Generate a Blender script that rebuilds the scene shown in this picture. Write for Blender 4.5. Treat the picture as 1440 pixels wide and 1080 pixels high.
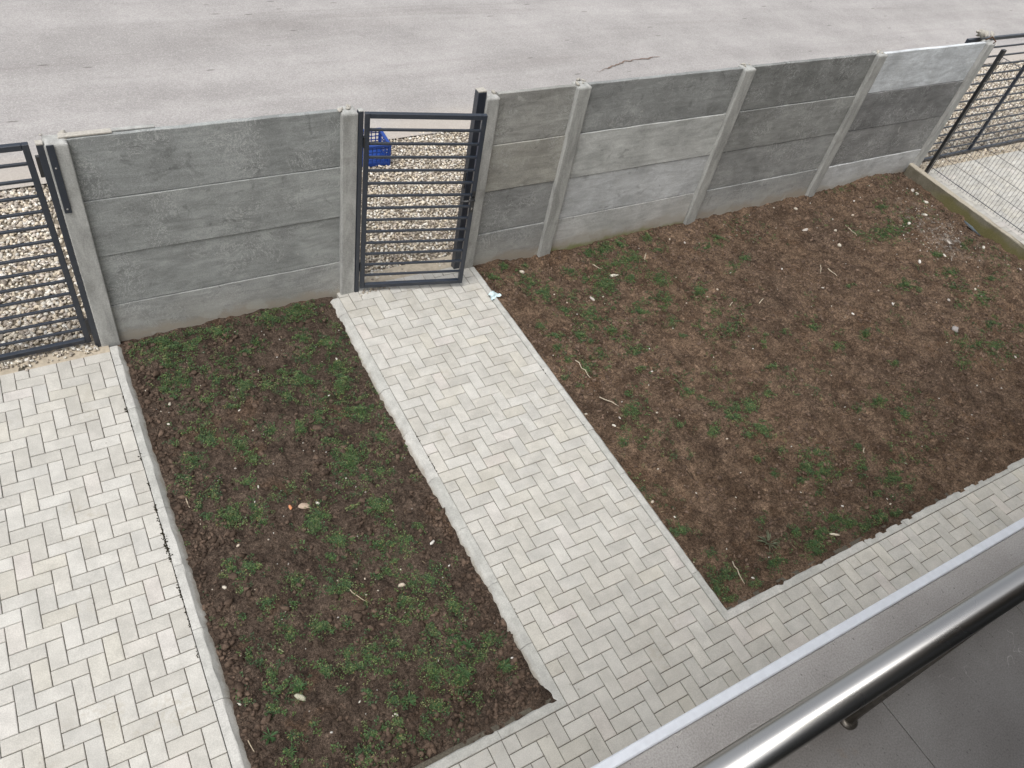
import bpy, bmesh, math, random
import numpy as np
from mathutils import Vector, Matrix, Euler

scene = bpy.context.scene
for o in list(bpy.data.objects):
    bpy.data.objects.remove(o, do_unlink=True)
col = scene.collection
random.seed(7)
rng = np.random.default_rng(11)
rad = math.radians

# ------------------------------------------------------------------ camera
cam_d = bpy.data.cameras.new('camera')
cam_d.sensor_width = 36.0
cam_d.sensor_fit = 'HORIZONTAL'
cam_d.lens = 27.065
cam_d.clip_start = 0.05
cam_d.clip_end = 500
cam = bpy.data.objects.new('camera', cam_d)
cam.location = (-1.9751, -5.2725, 4.9925)
cam.rotation_euler = (rad(42.9303), rad(-9.5319), rad(-28.9451))
col.objects.link(cam)
scene.camera = cam

# ------------------------------------------------------------------ sky, sun, exposure
SUN_EL, SUN_AZ = 64.0, 242.0      # azimuth from +Y (street side) towards +X
world = bpy.data.worlds.new('World')
scene.world = world
world.use_nodes = True
wn, wl = world.node_tree.nodes, world.node_tree.links
wn.clear()
sky = wn.new('ShaderNodeTexSky')
sky.sky_type = 'NISHITA'
sky.sun_disc = False
sky.sun_elevation = rad(SUN_EL)
sky.sun_rotation = rad(SUN_AZ)
sky.air_density = 1.2
sky.dust_density = 4.0
sky.ozone_density = 1.0
hs = wn.new('ShaderNodeHueSaturation')       # cloud cover greys the sky
hs.inputs['Saturation'].default_value = 0.22
bg = wn.new('ShaderNodeBackground')
bg.inputs['Strength'].default_value = 0.13
wo = wn.new('ShaderNodeOutputWorld')
wl.new(sky.outputs[0], hs.inputs['Color'])
wl.new(hs.outputs[0], bg.inputs['Color'])
wl.new(bg.outputs[0], wo.inputs['Surface'])

sun_d = bpy.data.lights.new('sun', 'SUN')
sun_d.energy = 1.5
sun_d.angle = rad(30)
sun_d.color = (1.0, 0.965, 0.92)
sun = bpy.data.objects.new('sun', sun_d)
d = Vector((math.sin(rad(SUN_AZ)) * math.cos(rad(SUN_EL)), math.cos(rad(SUN_AZ)) * math.cos(rad(SUN_EL)), math.sin(rad(SUN_EL))))
sun.rotation_euler = d.to_track_quat('Z', 'Y').to_euler()
sun.location = (0, 0, 20)
col.objects.link(sun)

vs = scene.view_settings
vs.view_transform = 'Standard'
vs.look = 'None'
vs.gamma = 1.0
vs.use_curve_mapping = False
vs.exposure = 0.42

WEEDS_SMALL=[(-1.85,-0.01,0.09,-0.03,-0.01,-0.07,1),(-1.6,-0.08,0.16,-0.06,-0.03,-0.12,0.9),(-1.38,-0.1,0.11,-0.04,-0.03,-0.14,0.9),(-1.14,-0.07,0.13,-0.05,-0.03,-0.1,0.9),(-1.6,-0.35,0.07,-0.03,-0.02,-0.08,0.6),(-0.67,-0.04,0.14,-0.05,-0.04,-0.13,0.9),(-0.42,-0.0,0.18,-0.06,-0.04,-0.11,0.9),(-0.87,-0.28,0.08,-0.03,-0.02,-0.06,0.5),(-0.98,-0.39,0.15,-0.05,-0.02,-0.08,0.3),(-0.48,-0.38,0.12,-0.04,-0.05,-0.14,0.5),(-0.31,-0.53,0.12,-0.04,-0.05,-0.14,0.7),(-0.31,-0.78,0.15,-0.05,-0.05,-0.13,0.7),(-0.54,-0.58,0.1,-0.03,-0.03,-0.08,0.5),(-1.13,-0.34,0.07,-0.03,-0.01,-0.05,0.5),(-1.55,-0.54,0.16,-0.06,-0.03,-0.12,0.6),(-1.7,-0.57,0.05,-0.02,-0.02,-0.1,0.7),(-1.1,-0.79,0.1,-0.04,-0.03,-0.11,0.9),(-0.67,-0.83,0.2,-0.07,-0.05,-0.15,0.8),(-0.35,-0.99,0.09,-0.03,-0.04,-0.12,0.9),(-0.95,-0.82,0.05,-0.02,-0.02,-0.08,0.7),(-1.3,-0.63,0.04,-0.02,-0.02,-0.08,0.6),(-1.43,-0.81,0.07,-0.03,-0.01,-0.06,0.7),(-0.82,-1.03,0.09,-0.03,-0.03,-0.1,0.7),(-0.31,-1.34,0.13,-0.05,-0.04,-0.1,0.8),(-0.66,-1.29,0.05,-0.02,-0.04,-0.12,0.7),(-1.56,-0.97,0.12,-0.04,-0.03,-0.12,0.7),(-1.67,-0.69,0.07,-0.02,-0.02,-0.07,0.5),(-1.23,-1.18,0.07,-0.03,-0.02,-0.06,0.5),(-0.82,-1.36,0.07,-0.03,-0.03,-0.08,0.7),(-1.49,-1.18,0.08,-0.03,-0.03,-0.11,0.8),(-1.3,-1.36,0.1,-0.04,-0.02,-0.08,0.7),(-1.04,-1.3,0.1,-0.04,-0.03,-0.09,0.4),(-0.68,-1.55,0.07,-0.03,-0.02,-0.04,0.5),(-1.67,-1.36,0.09,-0.04,-0.02,-0.08,0.7),(-1.75,-1.18,0.05,-0.02,-0.01,-0.04,0.5),(-0.57,-1.79,0.17,-0.07,-0.06,-0.15,0.8),(-0.27,-1.65,0.05,-0.02,-0.02,-0.06,0.8),(-0.41,-1.98,0.05,-0.02,-0.02,-0.05,0.8),(-1.25,-1.52,0.08,-0.03,-0.02,-0.07,0.7),(-1.75,-1.53,0.07,-0.03,-0.01,-0.05,0.8),(-1.36,-1.7,0.06,-0.03,-0.02,-0.05,0.8),(-1.06,-1.89,0.08,-0.03,-0.02,-0.05,0.7),(-0.91,-1.88,0.07,-0.03,-0.04,-0.12,0.6),(-1.6,-1.74,0.04,-0.01,-0.01,-0.03,0.7),(-1.53,-1.94,0.06,-0.03,-0.03,-0.12,0.8),(-1.37,-1.97,0.08,-0.03,-0.03,-0.12,0.4),(-1.19,-1.95,0.05,-0.02,-0.01,-0.04,0.6),(-1.73,-1.79,0.03,-0.01,-0.01,-0.04,0.7),(-1.69,-1.92,0.05,-0.02,-0.01,-0.06,0.6),(-1.01,-2.23,0.08,-0.03,-0.04,-0.11,0.7),(-0.54,-2.26,0.08,-0.03,-0.03,-0.08,0.8),(-0.7,-2.22,0.03,-0.01,-0.01,-0.03,0.7),(-0.91,-2.4,0.06,-0.03,-0.02,-0.05,0.8),(-1.35,-2.08,0.04,-0.02,-0.01,-0.04,0.4),(-1.55,-1.95,0.1,-0.04,-0.02,-0.08,0.6),(-1.37,-1.95,0.08,-0.03,-0.02,-0.08,0.6),(-1.17,-1.96,0.1,-0.04,-0.02,-0.05,0.5),(-1.02,-2.22,0.08,-0.04,-0.04,-0.1,0.6),(-0.56,-2.28,0.08,-0.03,-0.03,-0.06,0.9),(-0.7,-2.22,0.03,-0.01,-0.01,-0.03,0.7),(-0.51,-2.46,0.04,-0.02,-0.03,-0.06,0.6),(-0.32,-2.56,0.05,-0.02,-0.03,-0.06,0.5),(-0.92,-2.43,0.08,-0.03,-0.02,-0.07,0.8),(-1.16,-2.4,0.05,-0.02,-0.01,-0.04,0.7),(-0.66,-2.58,0.1,-0.04,-0.02,-0.06,0.7),(-0.44,-2.63,0.1,-0.05,-0.03,-0.08,0.6),(-0.99,-2.56,0.07,-0.03,-0.02,-0.04,0.6),(-0.67,-2.79,0.1,-0.04,-0.04,-0.08,0.7),(-0.57,-2.96,0.07,-0.03,-0.03,-0.06,0.6),(-1.66,-2.38,0.07,-0.03,-0.02,-0.06,0.9),(-1.53,-2.41,0.08,-0.03,-0.02,-0.07,0.6),(-1.6,-2.55,0.08,-0.03,-0.01,-0.05,0.7),(-1.29,-2.63,0.06,-0.03,-0.02,-0.05,0.8),(-1.08,-2.62,0.03,-0.01,-0.01,-0.03,0.5),(-1.0,-2.8,0.08,-0.04,-0.02,-0.06,0.7),(-1.12,-2.81,0.05,-0.02,-0.03,-0.07,0.6),(-0.88,-2.89,0.03,-0.02,-0.01,-0.03,0.7),(-0.43,-3.02,0.1,-0.04,-0.03,-0.07,0.5),(-0.36,-3.25,0.1,-0.04,-0.03,-0.07,0.9),(-0.56,-3.18,0.1,-0.04,-0.04,-0.09,0.6),(-0.67,-3.07,0.08,-0.04,-0.03,-0.07,0.6),(-0.86,-3.07,0.06,-0.03,-0.03,-0.07,0.7),(-0.76,-3.22,0.06,-0.03,-0.02,-0.03,0.8),(-1.35,-2.8,0.03,-0.01,-0.01,-0.04,0.8),(-1.52,-2.72,0.05,-0.02,-0.02,-0.05,0.6),(-1.68,-2.74,0.02,-0.01,-0.01,-0.03,0.7),(-1.59,-2.81,0.04,-0.02,-0.01,-0.04,0.6),(-1.26,-3.02,0.08,-0.03,-0.02,-0.07,0.9),(-1.08,-3.06,0.05,-0.02,-0.02,-0.05,0.5),(-1.45,-2.99,0.03,-0.01,-0.02,-0.05,0.9),(-1.51,-2.92,0.03,-0.01,-0.01,-0.03,0.7),(-0.58,-3.37,0.06,-0.03,-0.03,-0.06,1),(-0.47,-3.51,0.08,-0.04,-0.05,-0.1,0.7),(-0.26,-3.58,0.08,-0.04,-0.03,-0.06,0.9),(-0.25,-3.79,0.06,-0.03,-0.03,-0.06,0.8),(-0.36,-3.66,0.05,-0.02,-0.02,-0.05,0.6),(-0.86,-3.32,0.06,-0.03,-0.02,-0.05,0.8),(-1.02,-3.33,0.08,-0.04,-0.04,-0.1,0.9),(-1.16,-3.36,0.06,-0.03,-0.02,-0.06,0.8),(-1.16,-3.27,0.04,-0.02,-0.02,-0.05,0.7),(-0.73,-3.46,0.05,-0.02,-0.02,-0.04,0.7),(-0.69,-3.62,0.08,-0.04,-0.04,-0.09,0.9),(-0.55,-3.76,0.09,-0.04,-0.05,-0.1,1),(-0.84,-3.43,0.04,-0.02,-0.02,-0.04,0.7),(-1.73,-3.0,0.04,-0.02,-0.01,-0.03,0.8),(-1.66,-3.09,0.06,-0.03,-0.02,-0.05,0.9),(-1.64,-3.19,0.04,-0.02,-0.02,-0.06,0.9),(-1.33,-3.31,0.1,-0.05,-0.02,-0.06,0.8),(-1.51,-3.35,0.06,-0.03,-0.02,-0.06,1),(-1.63,-3.33,0.06,-0.03,-0.01,-0.05,0.7),(-1.68,-3.42,0.06,-0.03,-0.01,-0.04,1),(-1.82,-3.29,0.03,-0.01,-0.01,-0.02,0.8),(-1.14,-3.57,0.04,-0.02,-0.02,-0.06,0.9),(-1.0,-3.68,0.04,-0.02,-0.02,-0.04,0.8),(-0.92,-3.72,0.04,-0.02,-0.02,-0.04,0.7),(-0.97,-3.5,0.05,-0.02,-0.01,-0.03,0.6),(-0.77,-3.84,0.07,-0.04,-0.03,-0.06,0.9),(-0.48,-3.89,0.05,-0.02,-0.02,-0.04,0.8),(-0.94,-3.61,0.04,-0.02,-0.01,-0.03,0.6),(-0.21,-3.88,0.04,-0.02,-0.02,-0.03,0.6),(-1.63,-3.61,0.04,-0.02,-0.01,-0.03,0.8),(-1.5,-3.65,0.02,-0.01,-0.01,-0.02,0.6),(-1.2,-3.81,0.07,-0.04,-0.02,-0.06,0.6),(-1.06,-3.91,0.04,-0.02,-0.02,-0.04,0.8),(-0.91,-3.95,0.06,-0.03,-0.03,-0.06,0.9),(-1.04,-3.82,0.03,-0.01,-0.01,-0.03,0.8),(-1.3,-3.91,0.08,-0.04,-0.02,-0.05,0.8),(-1.64,-3.77,0.03,-0.02,-0.01,-0.03,0.6),(-1.26,-3.48,0.03,-0.01,-0.01,-0.02,0.5),(-1.5,-3.6,0.03,-0.01,-0.01,-0.02,0.4)]
WEEDS_LARGE=[(1.59,-0.16,0.06,-0.02,-0.04,-0.08,0.7),(1.79,-0.03,0.06,-0.02,-0.04,-0.07,0.6),(1.95,-0.33,0.09,-0.03,-0.06,-0.11,0.8),(2.04,-0.5,0.12,-0.04,-0.06,-0.11,0.8),(2.03,-0.07,0.03,-0.01,-0.04,-0.07,0.7),(3.09,-0.07,0.11,-0.03,-0.06,-0.09,0.9),(3.28,-0.07,0.09,-0.03,-0.08,-0.12,0.9),(2.85,-0.07,0.11,-0.03,-0.06,-0.09,0.5),(3.68,-0.07,0.08,-0.02,-0.06,-0.08,0.8),(3.67,-0.3,0.08,-0.03,-0.06,-0.08,0.9),(3.24,-0.33,0.14,-0.04,-0.08,-0.12,0.8),(2.98,-0.36,0.13,-0.04,-0.04,-0.06,0.4),(2.8,-0.34,0.09,-0.03,-0.06,-0.09,0.5),(2.48,-0.28,0.13,-0.04,-0.05,-0.09,0.3),(2.59,-0.46,0.07,-0.02,-0.04,-0.07,0.8),(2.72,-0.62,0.13,-0.04,-0.09,-0.14,0.9),(3.09,-0.58,0.11,-0.04,-0.08,-0.11,0.8),(3.35,-0.75,0.11,-0.04,-0.07,-0.1,0.9),(3.2,-1.04,0.1,-0.03,-0.09,-0.12,0.9),(3.69,-1.03,0.09,-0.03,-0.09,-0.11,1),(4.57,-0.33,0.09,-0.03,-0.06,-0.08,0.8),(4.59,-0.76,0.06,-0.02,-0.07,-0.07,0.8),(4.31,-0.86,0.07,-0.02,-0.05,-0.06,0.7),(4.3,-0.43,0.15,-0.04,-0.07,-0.09,0.3),(2.26,-0.67,0.06,-0.02,-0.04,-0.07,0.6),(2.08,-0.83,0.08,-0.03,-0.04,-0.06,0.6),(2.25,-0.95,0.12,-0.04,-0.06,-0.1,0.5),(1.71,-0.95,0.05,-0.02,-0.04,-0.06,0.7),(2.86,-1.09,0.13,-0.04,-0.09,-0.13,0.5),(2.34,-1.26,0.08,-0.03,-0.08,-0.12,0.7),(2.0,-1.2,0.07,-0.02,-0.08,-0.12,0.9),(1.74,-1.14,0.08,-0.03,-0.03,-0.06,0.8),(2.2,-1.12,0.06,-0.02,-0.06,-0.1,0.5),(3.04,-1.37,0.06,-0.02,-0.06,-0.07,0.7),(3.3,-1.49,0.04,-0.01,-0.03,-0.04,0.6),(3.64,-1.39,0.04,-0.01,-0.03,-0.04,0.8),(3.58,-1.68,0.11,-0.04,-0.06,-0.07,0.8),(3.5,-1.61,0.06,-0.02,-0.03,-0.04,0.6),(3.0,-1.6,0.05,-0.02,-0.03,-0.03,0.6),(2.45,-1.38,0.04,-0.01,-0.03,-0.05,0.7),(2.05,-1.33,0.04,-0.01,-0.03,-0.05,0.7),(1.68,-1.3,0.07,-0.03,-0.03,-0.05,0.8),(2.42,-1.58,0.09,-0.03,-0.04,-0.06,0.9),(2.09,-1.49,0.11,-0.04,-0.06,-0.09,0.4),(1.7,-1.46,0.05,-0.02,-0.04,-0.06,0.6),(1.82,-1.62,0.11,-0.04,-0.06,-0.09,0.5),(2.05,-1.68,0.04,-0.01,-0.02,-0.03,0.7),(1.55,-1.65,0.04,-0.01,-0.02,-0.03,0.7),(1.67,-1.77,0.04,-0.01,-0.03,-0.05,0.5),(2.35,-1.8,0.06,-0.02,-0.02,-0.03,0.7),(3.17,-1.72,0.04,-0.01,-0.03,-0.03,0.5),(3.82,-1.95,0.06,-0.02,-0.04,-0.05,0.6),(2.03,-2.02,0.04,-0.01,-0.02,-0.03,0.6),(2.59,-2.22,0.06,-0.02,-0.03,-0.04,0.8),(2.73,-2.3,0.06,-0.02,-0.02,-0.03,0.8),(2.74,-2.4,0.04,-0.01,-0.02,-0.03,0.8),(2.86,-2.6,0.1,-0.04,-0.08,-0.1,1),(3.1,-2.57,0.06,-0.02,-0.09,-0.1,0.9),(2.98,-2.85,0.08,-0.03,-0.07,-0.07,0.9),(3.37,-2.51,0.06,-0.02,-0.06,-0.06,0.8),(1.95,-2.23,0.05,-0.02,-0.05,-0.08,0.7),(1.72,-2.34,0.05,-0.02,-0.03,-0.04,0.7),(2.5,-2.69,0.09,-0.04,-0.04,-0.05,0.7),(2.28,-2.51,0.04,-0.01,-0.02,-0.03,0.6),(2.8,-2.85,0.06,-0.02,-0.03,-0.04,0.8),(1.83,-2.21,0.04,-0.01,-0.03,-0.04,0.6),(6.85,-0.99,0.23,-0.07,-0.14,-0.13,0.7),(7.2,-0.54,0.12,-0.03,-0.1,-0.09,0.4),(7.3,-0.9,0.18,-0.05,-0.15,-0.13,0.4),(6.99,-0.9,0.12,-0.03,-0.07,-0.06,0.4),(6.22,-1.82,0.13,-0.04,-0.09,-0.08,0.8),(6.26,-1.95,0.08,-0.03,-0.06,-0.05,0.7),(7.11,-1.56,0.14,-0.04,-0.07,-0.06,0.6),(6.96,-1.87,0.14,-0.04,-0.09,-0.07,0.7),(7.75,-1.53,0.09,-0.03,-0.1,-0.07,0.7),(7.42,-2.15,0.08,-0.03,-0.09,-0.07,0.9),(6.93,-2.16,0.11,-0.04,-0.1,-0.08,0.5),(7.01,-2.34,0.16,-0.05,-0.13,-0.1,0.6),(6.77,-2.07,0.08,-0.03,-0.07,-0.05,0.5),(4.54,-1.96,0.07,-0.02,-0.06,-0.06,0.7),(4.55,-2.29,0.09,-0.03,-0.05,-0.05,0.7),(5.03,-2.27,0.06,-0.02,-0.05,-0.05,0.9),(6.77,-2.68,0.09,-0.03,-0.1,-0.07,0.9),(7.1,-2.86,0.08,-0.03,-0.08,-0.06,0.8),(6.42,-2.96,0.12,-0.04,-0.12,-0.09,0.8),(6.45,-3.1,0.12,-0.04,-0.09,-0.06,0.9),(5.83,-2.98,0.1,-0.03,-0.07,-0.05,0.8),(6.25,-2.87,0.07,-0.03,-0.06,-0.04,0.6),(6.05,-2.8,0.1,-0.03,-0.09,-0.07,0.5),(5.06,-2.7,0.07,-0.02,-0.04,-0.03,0.7),(3.65,-2.26,0.06,-0.02,-0.04,-0.04,0.9),(4.14,-1.92,0.07,-0.02,-0.03,-0.04,0.3),(5.5,-1.59,0.05,-0.02,-0.03,-0.03,0.6),(6.48,-0.84,0.11,-0.03,-0.07,-0.06,0.3),(6.56,-2.33,0.08,-0.03,-0.06,-0.05,0.4),(2.85,-2.6,0.08,-0.03,-0.06,-0.07,0.9),(3.08,-2.59,0.06,-0.02,-0.06,-0.06,0.9),(3.0,-2.85,0.09,-0.03,-0.06,-0.07,0.9),(2.79,-2.86,0.06,-0.02,-0.03,-0.04,0.7),(2.47,-2.71,0.06,-0.02,-0.03,-0.04,0.7),(1.92,-2.24,0.05,-0.02,-0.03,-0.04,0.7),(1.64,-2.5,0.06,-0.02,-0.05,-0.07,0.6),(1.7,-2.36,0.04,-0.01,-0.02,-0.03,0.7),(1.48,-2.94,0.04,-0.02,-0.02,-0.03,0.6),(3.28,-3.29,0.12,-0.05,-0.07,-0.07,1),(3.19,-3.45,0.12,-0.05,-0.08,-0.08,1.2),(3.09,-3.36,0.08,-0.03,-0.07,-0.07,0.8),(2.94,-3.45,0.05,-0.02,-0.04,-0.04,0.8),(2.99,-3.6,0.06,-0.02,-0.04,-0.04,0.8),(2.75,-3.28,0.08,-0.03,-0.03,-0.03,0.7),(2.72,-3.11,0.06,-0.02,-0.03,-0.04,0.5),(2.99,-3.1,0.1,-0.04,-0.03,-0.03,0.3),(3.28,-3.55,0.06,-0.02,-0.03,-0.03,0.6),(3.6,-3.57,0.08,-0.03,-0.08,-0.07,0.6),(3.52,-3.66,0.06,-0.02,-0.05,-0.04,0.6),(4.16,-3.02,0.08,-0.03,-0.04,-0.04,0.8),(4.43,-3.03,0.11,-0.04,-0.05,-0.04,0.8),(4.53,-3.26,0.09,-0.03,-0.09,-0.08,0.7),(4.07,-3.65,0.08,-0.03,-0.05,-0.04,0.5),(3.78,-3.77,0.12,-0.05,-0.08,-0.07,0.6),(3.82,-3.91,0.05,-0.02,-0.04,-0.03,0.7),(3.75,-3.37,0.08,-0.03,-0.04,-0.04,0.4),(3.48,-3.84,0.08,-0.03,-0.06,-0.05,0.4),(1.59,-3.43,0.1,-0.04,-0.03,-0.03,0.8),(1.51,-3.42,0.05,-0.02,-0.02,-0.03,0.6),(2.51,-3.82,0.07,-0.03,-0.04,-0.05,0.8),(2.55,-3.97,0.1,-0.04,-0.06,-0.06,0.8),(2.71,-3.93,0.11,-0.05,-0.09,-0.09,0.6),(2.99,-3.94,0.11,-0.05,-0.05,-0.05,0.9),(2.94,-3.85,0.11,-0.05,-0.06,-0.06,0.5),(3.12,-4.04,0.11,-0.05,-0.05,-0.04,0.7),(3.32,-4.03,0.13,-0.05,-0.05,-0.05,0.8),(3.45,-4.06,0.09,-0.04,-0.04,-0.03,0.8),(2.52,-4.06,0.07,-0.03,-0.03,-0.03,0.9),(3.03,-4.09,0.07,-0.03,-0.03,-0.03,0.6),(2.76,-3.75,0.09,-0.04,-0.05,-0.05,0.4),(2.11,-3.97,0.07,-0.03,-0.03,-0.04,0.9),(1.66,-3.91,0.1,-0.04,-0.06,-0.07,0.8),(1.55,-4.07,0.08,-0.03,-0.02,-0.03,1.2),(1.51,-3.96,0.06,-0.03,-0.05,-0.06,0.8),(1.84,-4.05,0.06,-0.03,-0.03,-0.03,0.6),(1.67,-3.69,0.07,-0.03,-0.02,-0.03,0.4),(2.3,-3.6,0.04,-0.01,-0.06,-0.06,0.5),(2.27,-2.52,0.04,-0.01,-0.02,-0.03,0.5),(2.15,-2.83,0.04,-0.01,-0.02,-0.03,0.4),(2.73,-2.44,0.04,-0.02,-0.03,-0.03,0.6)]
STONES_SMALL=[(-1.217,-1.008,0.012),(-1.751,-0.967,0.014),(-1.697,-0.773,0.019),(-1.295,-1.78,0.013),(-0.943,-2.086,0.019),(-1.745,-1.928,0.015),(-0.502,-1.111,0.01),(-1.833,-0.546,0.011),(-1.88,-0.561,0.011),(-0.662,-1.935,0.01),(-0.295,-0.946,0.011),(-0.852,-1.484,0.008),(-1.402,-1.554,0.008),(-0.752,-0.512,0.011),(-0.291,-0.722,0.015),(-0.483,0.026,0.009),(-1.355,-1.893,0.008),(-1.736,-2.5,0.019),(-1.566,-2.213,0.016),(-0.291,-2.73,0.024),(-0.636,-2.955,0.027),(-0.264,-2.958,0.012),(-0.93,-2.072,0.024),(-1.024,-3.768,0.016),(-0.802,-2.929,0.009),(-0.852,-2.805,0.01),(-0.168,-3.758,0.013),(-1.865,-3.293,0.014),(-1.339,-3.618,0.007),(-0.705,-3.169,0.009),(-1.027,-2.743,0.01),(-1.135,-3.082,0.007),(-1.198,-3.592,0.009),(-0.586,-2.827,0.008),(-0.89,-2.925,0.009)]
STONES_LARGE=[(1.946,-0.15,0.038),(2.462,-0.753,0.031),(2.425,-1.865,0.015),(1.674,-2.301,0.018),(1.754,-2.264,0.012),(1.51,-2.092,0.016),(1.912,-2.087,0.011),(2.15,-2.319,0.015),(4.076,-0.284,0.019),(2.167,-0.72,0.012),(2.579,-0.775,0.013),(2.534,-0.873,0.01),(3.966,-0.143,0.014),(4.24,-0.351,0.01),(3.491,-0.175,0.009),(1.613,-1.347,0.008),(3.406,-1.166,0.011),(3.872,-1.536,0.009),(4.258,-0.909,0.012),(3.889,-1.109,0.014),(3.524,-0.809,0.009),(5.798,-0.559,0.035),(6.216,-0.687,0.03),(5.961,-0.974,0.034),(6.014,-0.161,0.03),(6.728,-0.508,0.023),(8.015,-0.385,0.041),(8.148,-0.405,0.028),(8.053,-0.619,0.037),(6.773,-1.569,0.03),(7.941,-1.655,0.036),(7.969,-1.29,0.024),(7.033,-2.207,0.022),(7.524,-1.417,0.032),(6.504,-2.225,0.021),(5.14,-1.98,0.019),(7.22,-1.594,0.026),(7.294,-0.944,0.035),(7.715,-0.863,0.036),(8.021,-2.143,0.024),(6.576,-3.156,0.021),(5.177,-1.49,0.015),(6.38,-0.481,0.014),(6.987,-0.276,0.015),(4.901,-1.076,0.015),(5.768,-2.018,0.02),(6.943,-1.421,0.014),(5.796,-1.778,0.015),(5.019,-1.778,0.012),(1.661,-2.316,0.017),(1.728,-2.275,0.011),(2.132,-2.332,0.012),(1.523,-3.101,0.02),(1.606,-3.3,0.012),(2.245,-3.347,0.011),(1.821,-3.713,0.009),(1.494,-3.695,0.009),(3.522,-3.922,0.01),(3.494,-3.976,0.014),(1.944,-3.173,0.009),(2.469,-3.156,0.008),(1.851,-4.003,0.014),(2.86,-3.531,0.008),(3.098,-3.8,0.014),(4.02,-3.713,0.013)]

# ------------------------------------------------------------------ helpers
def obj(name, me, parent=None, loc=(0, 0, 0), rot=None, mat=None, color=None):
    o = bpy.data.objects.new(name, me)
    col.objects.link(o)
    if parent is not None:
        o.parent = parent
    o.location = loc
    if rot is not None:
        o.rotation_euler = rot
    if mat is not None and me is not None and not me.materials:
        me.materials.append(mat)
    if color is not None:
        o.color = (*color, 1.0)
    return o


def tag(o, label=None, cat=None, group=None, kind=None):
    if label: o['label'] = label
    if cat: o['category'] = cat
    if group: o['group'] = group
    if kind: o['kind'] = kind
    return o


def thing(name, label, cat, loc=(0, 0, 0), rot=None, group=None):
    o = obj(name, None, None, loc, rot)
    o.empty_display_size = 0.1
    return tag(o, label, cat, group)


def structure(name, me=None, mat=None):
    return tag(obj(name, me, None, mat=mat), kind='structure')


def mesh_pd(name, verts, faces, smooth=False):
    me = bpy.data.meshes.new(name)
    me.from_pydata([tuple(v) for v in verts], [], faces)
    me.update()
    if smooth:
        me.polygons.foreach_set('use_smooth', [True] * len(me.polygons))
    return me


def mesh_np(name, V, F, smooth=False, tint=None):
    """fast mesh from numpy arrays; F is (n,3) or (n,4)"""
    me = bpy.data.meshes.new(name)
    V = np.ascontiguousarray(V, dtype=np.float32)
    F = np.ascontiguousarray(F, dtype=np.int32)
    n, k = F.shape
    me.vertices.add(len(V))
    me.vertices.foreach_set('co', V.ravel())
    me.loops.add(n * k)
    me.loops.foreach_set('vertex_index', F.ravel())
    me.polygons.add(n)
    me.polygons.foreach_set('loop_start', np.arange(0, n * k, k, dtype=np.int32))
    me.polygons.foreach_set('loop_total', np.full(n, k, dtype=np.int32))
    if smooth:
        me.polygons.foreach_set('use_smooth', np.ones(n, dtype=bool))
    me.update(calc_edges=True)
    me.validate()
    if tint is not None:
        at = me.attributes.new('tint', 'FLOAT_COLOR', 'POINT')
        c = np.ones((len(V), 4), dtype=np.float32)
        c[:, :3] = tint
        at.data.foreach_set('color', c.ravel())
    return me


def box_mesh(name, sx, sy, sz, bev=0.0, seg=1, org=(0, 0, 0)):
    """box centred on org (x,y), z centred too"""
    bm = bmesh.new()
    bmesh.ops.create_cube(bm, size=1.0)
    bmesh.ops.scale(bm, vec=(sx, sy, sz), verts=bm.verts)
    if bev > 0:
        bmesh.ops.bevel(bm, geom=list(bm.edges), offset=bev, segments=seg, profile=0.6, affect='EDGES')
    bmesh.ops.translate(bm, vec=org, verts=bm.verts)
    me = bpy.data.meshes.new(name)
    bm.to_mesh(me)
    bm.free()
    return me


def bar(name, parent, x0, x1, y0, y1, z0, z1, mat, bev=0.002, color=None, rot=None):
    """box from extents, origin at its centre"""
    me = box_mesh(name, x1 - x0, y1 - y0, z1 - z0, bev)
    return obj(name, me, parent, ((x0 + x1) / 2, (y0 + y1) / 2, (z0 + z1) / 2), rot, mat, color)


def tube_mesh(name, pts, r, n=12, caps=True):
    pts = [Vector(p) for p in pts]
    V, F = [], []
    for i, p in enumerate(pts):
        t = (pts[min(i + 1, len(pts) - 1)] - pts[max(i - 1, 0)]).normalized()
        a = t.orthogonal().normalized() if abs(t.z) > 0.9 else Vector((0, 0, 1)).cross(t).normalized()
        b = t.cross(a)
        rr = r[i] if isinstance(r, (list, tuple)) else r
        for k in range(n):
            th = 2 * math.pi * k / n
            V.append(p + a * (rr * math.cos(th)) + b * (rr * math.sin(th)))
    for i in range(len(pts) - 1):
        for k in range(n):
            F.append((i * n + k, i * n + (k + 1) % n, (i + 1) * n + (k + 1) % n, (i + 1) * n + k))
    if caps:
        F.append(tuple(range(n - 1, -1, -1)))
        F.append(tuple((len(pts) - 1) * n + k for k in range(n)))
    me = mesh_pd(name, V, F)
    me.polygons.foreach_set('use_smooth', [len(p.vertices) == 4 for p in me.polygons])
    return me


# ---- value noise in numpy
def _hash(ix, iy, seed):
    h = (ix.astype(np.int64) * 374761393 + iy.astype(np.int64) * 668265263 + seed * 974711) & 0xffffffff
    h = ((h ^ (h >> 13)) * 1274126177) & 0xffffffff
    return ((h ^ (h >> 16)) & 0xffff) / 65535.0


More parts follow.
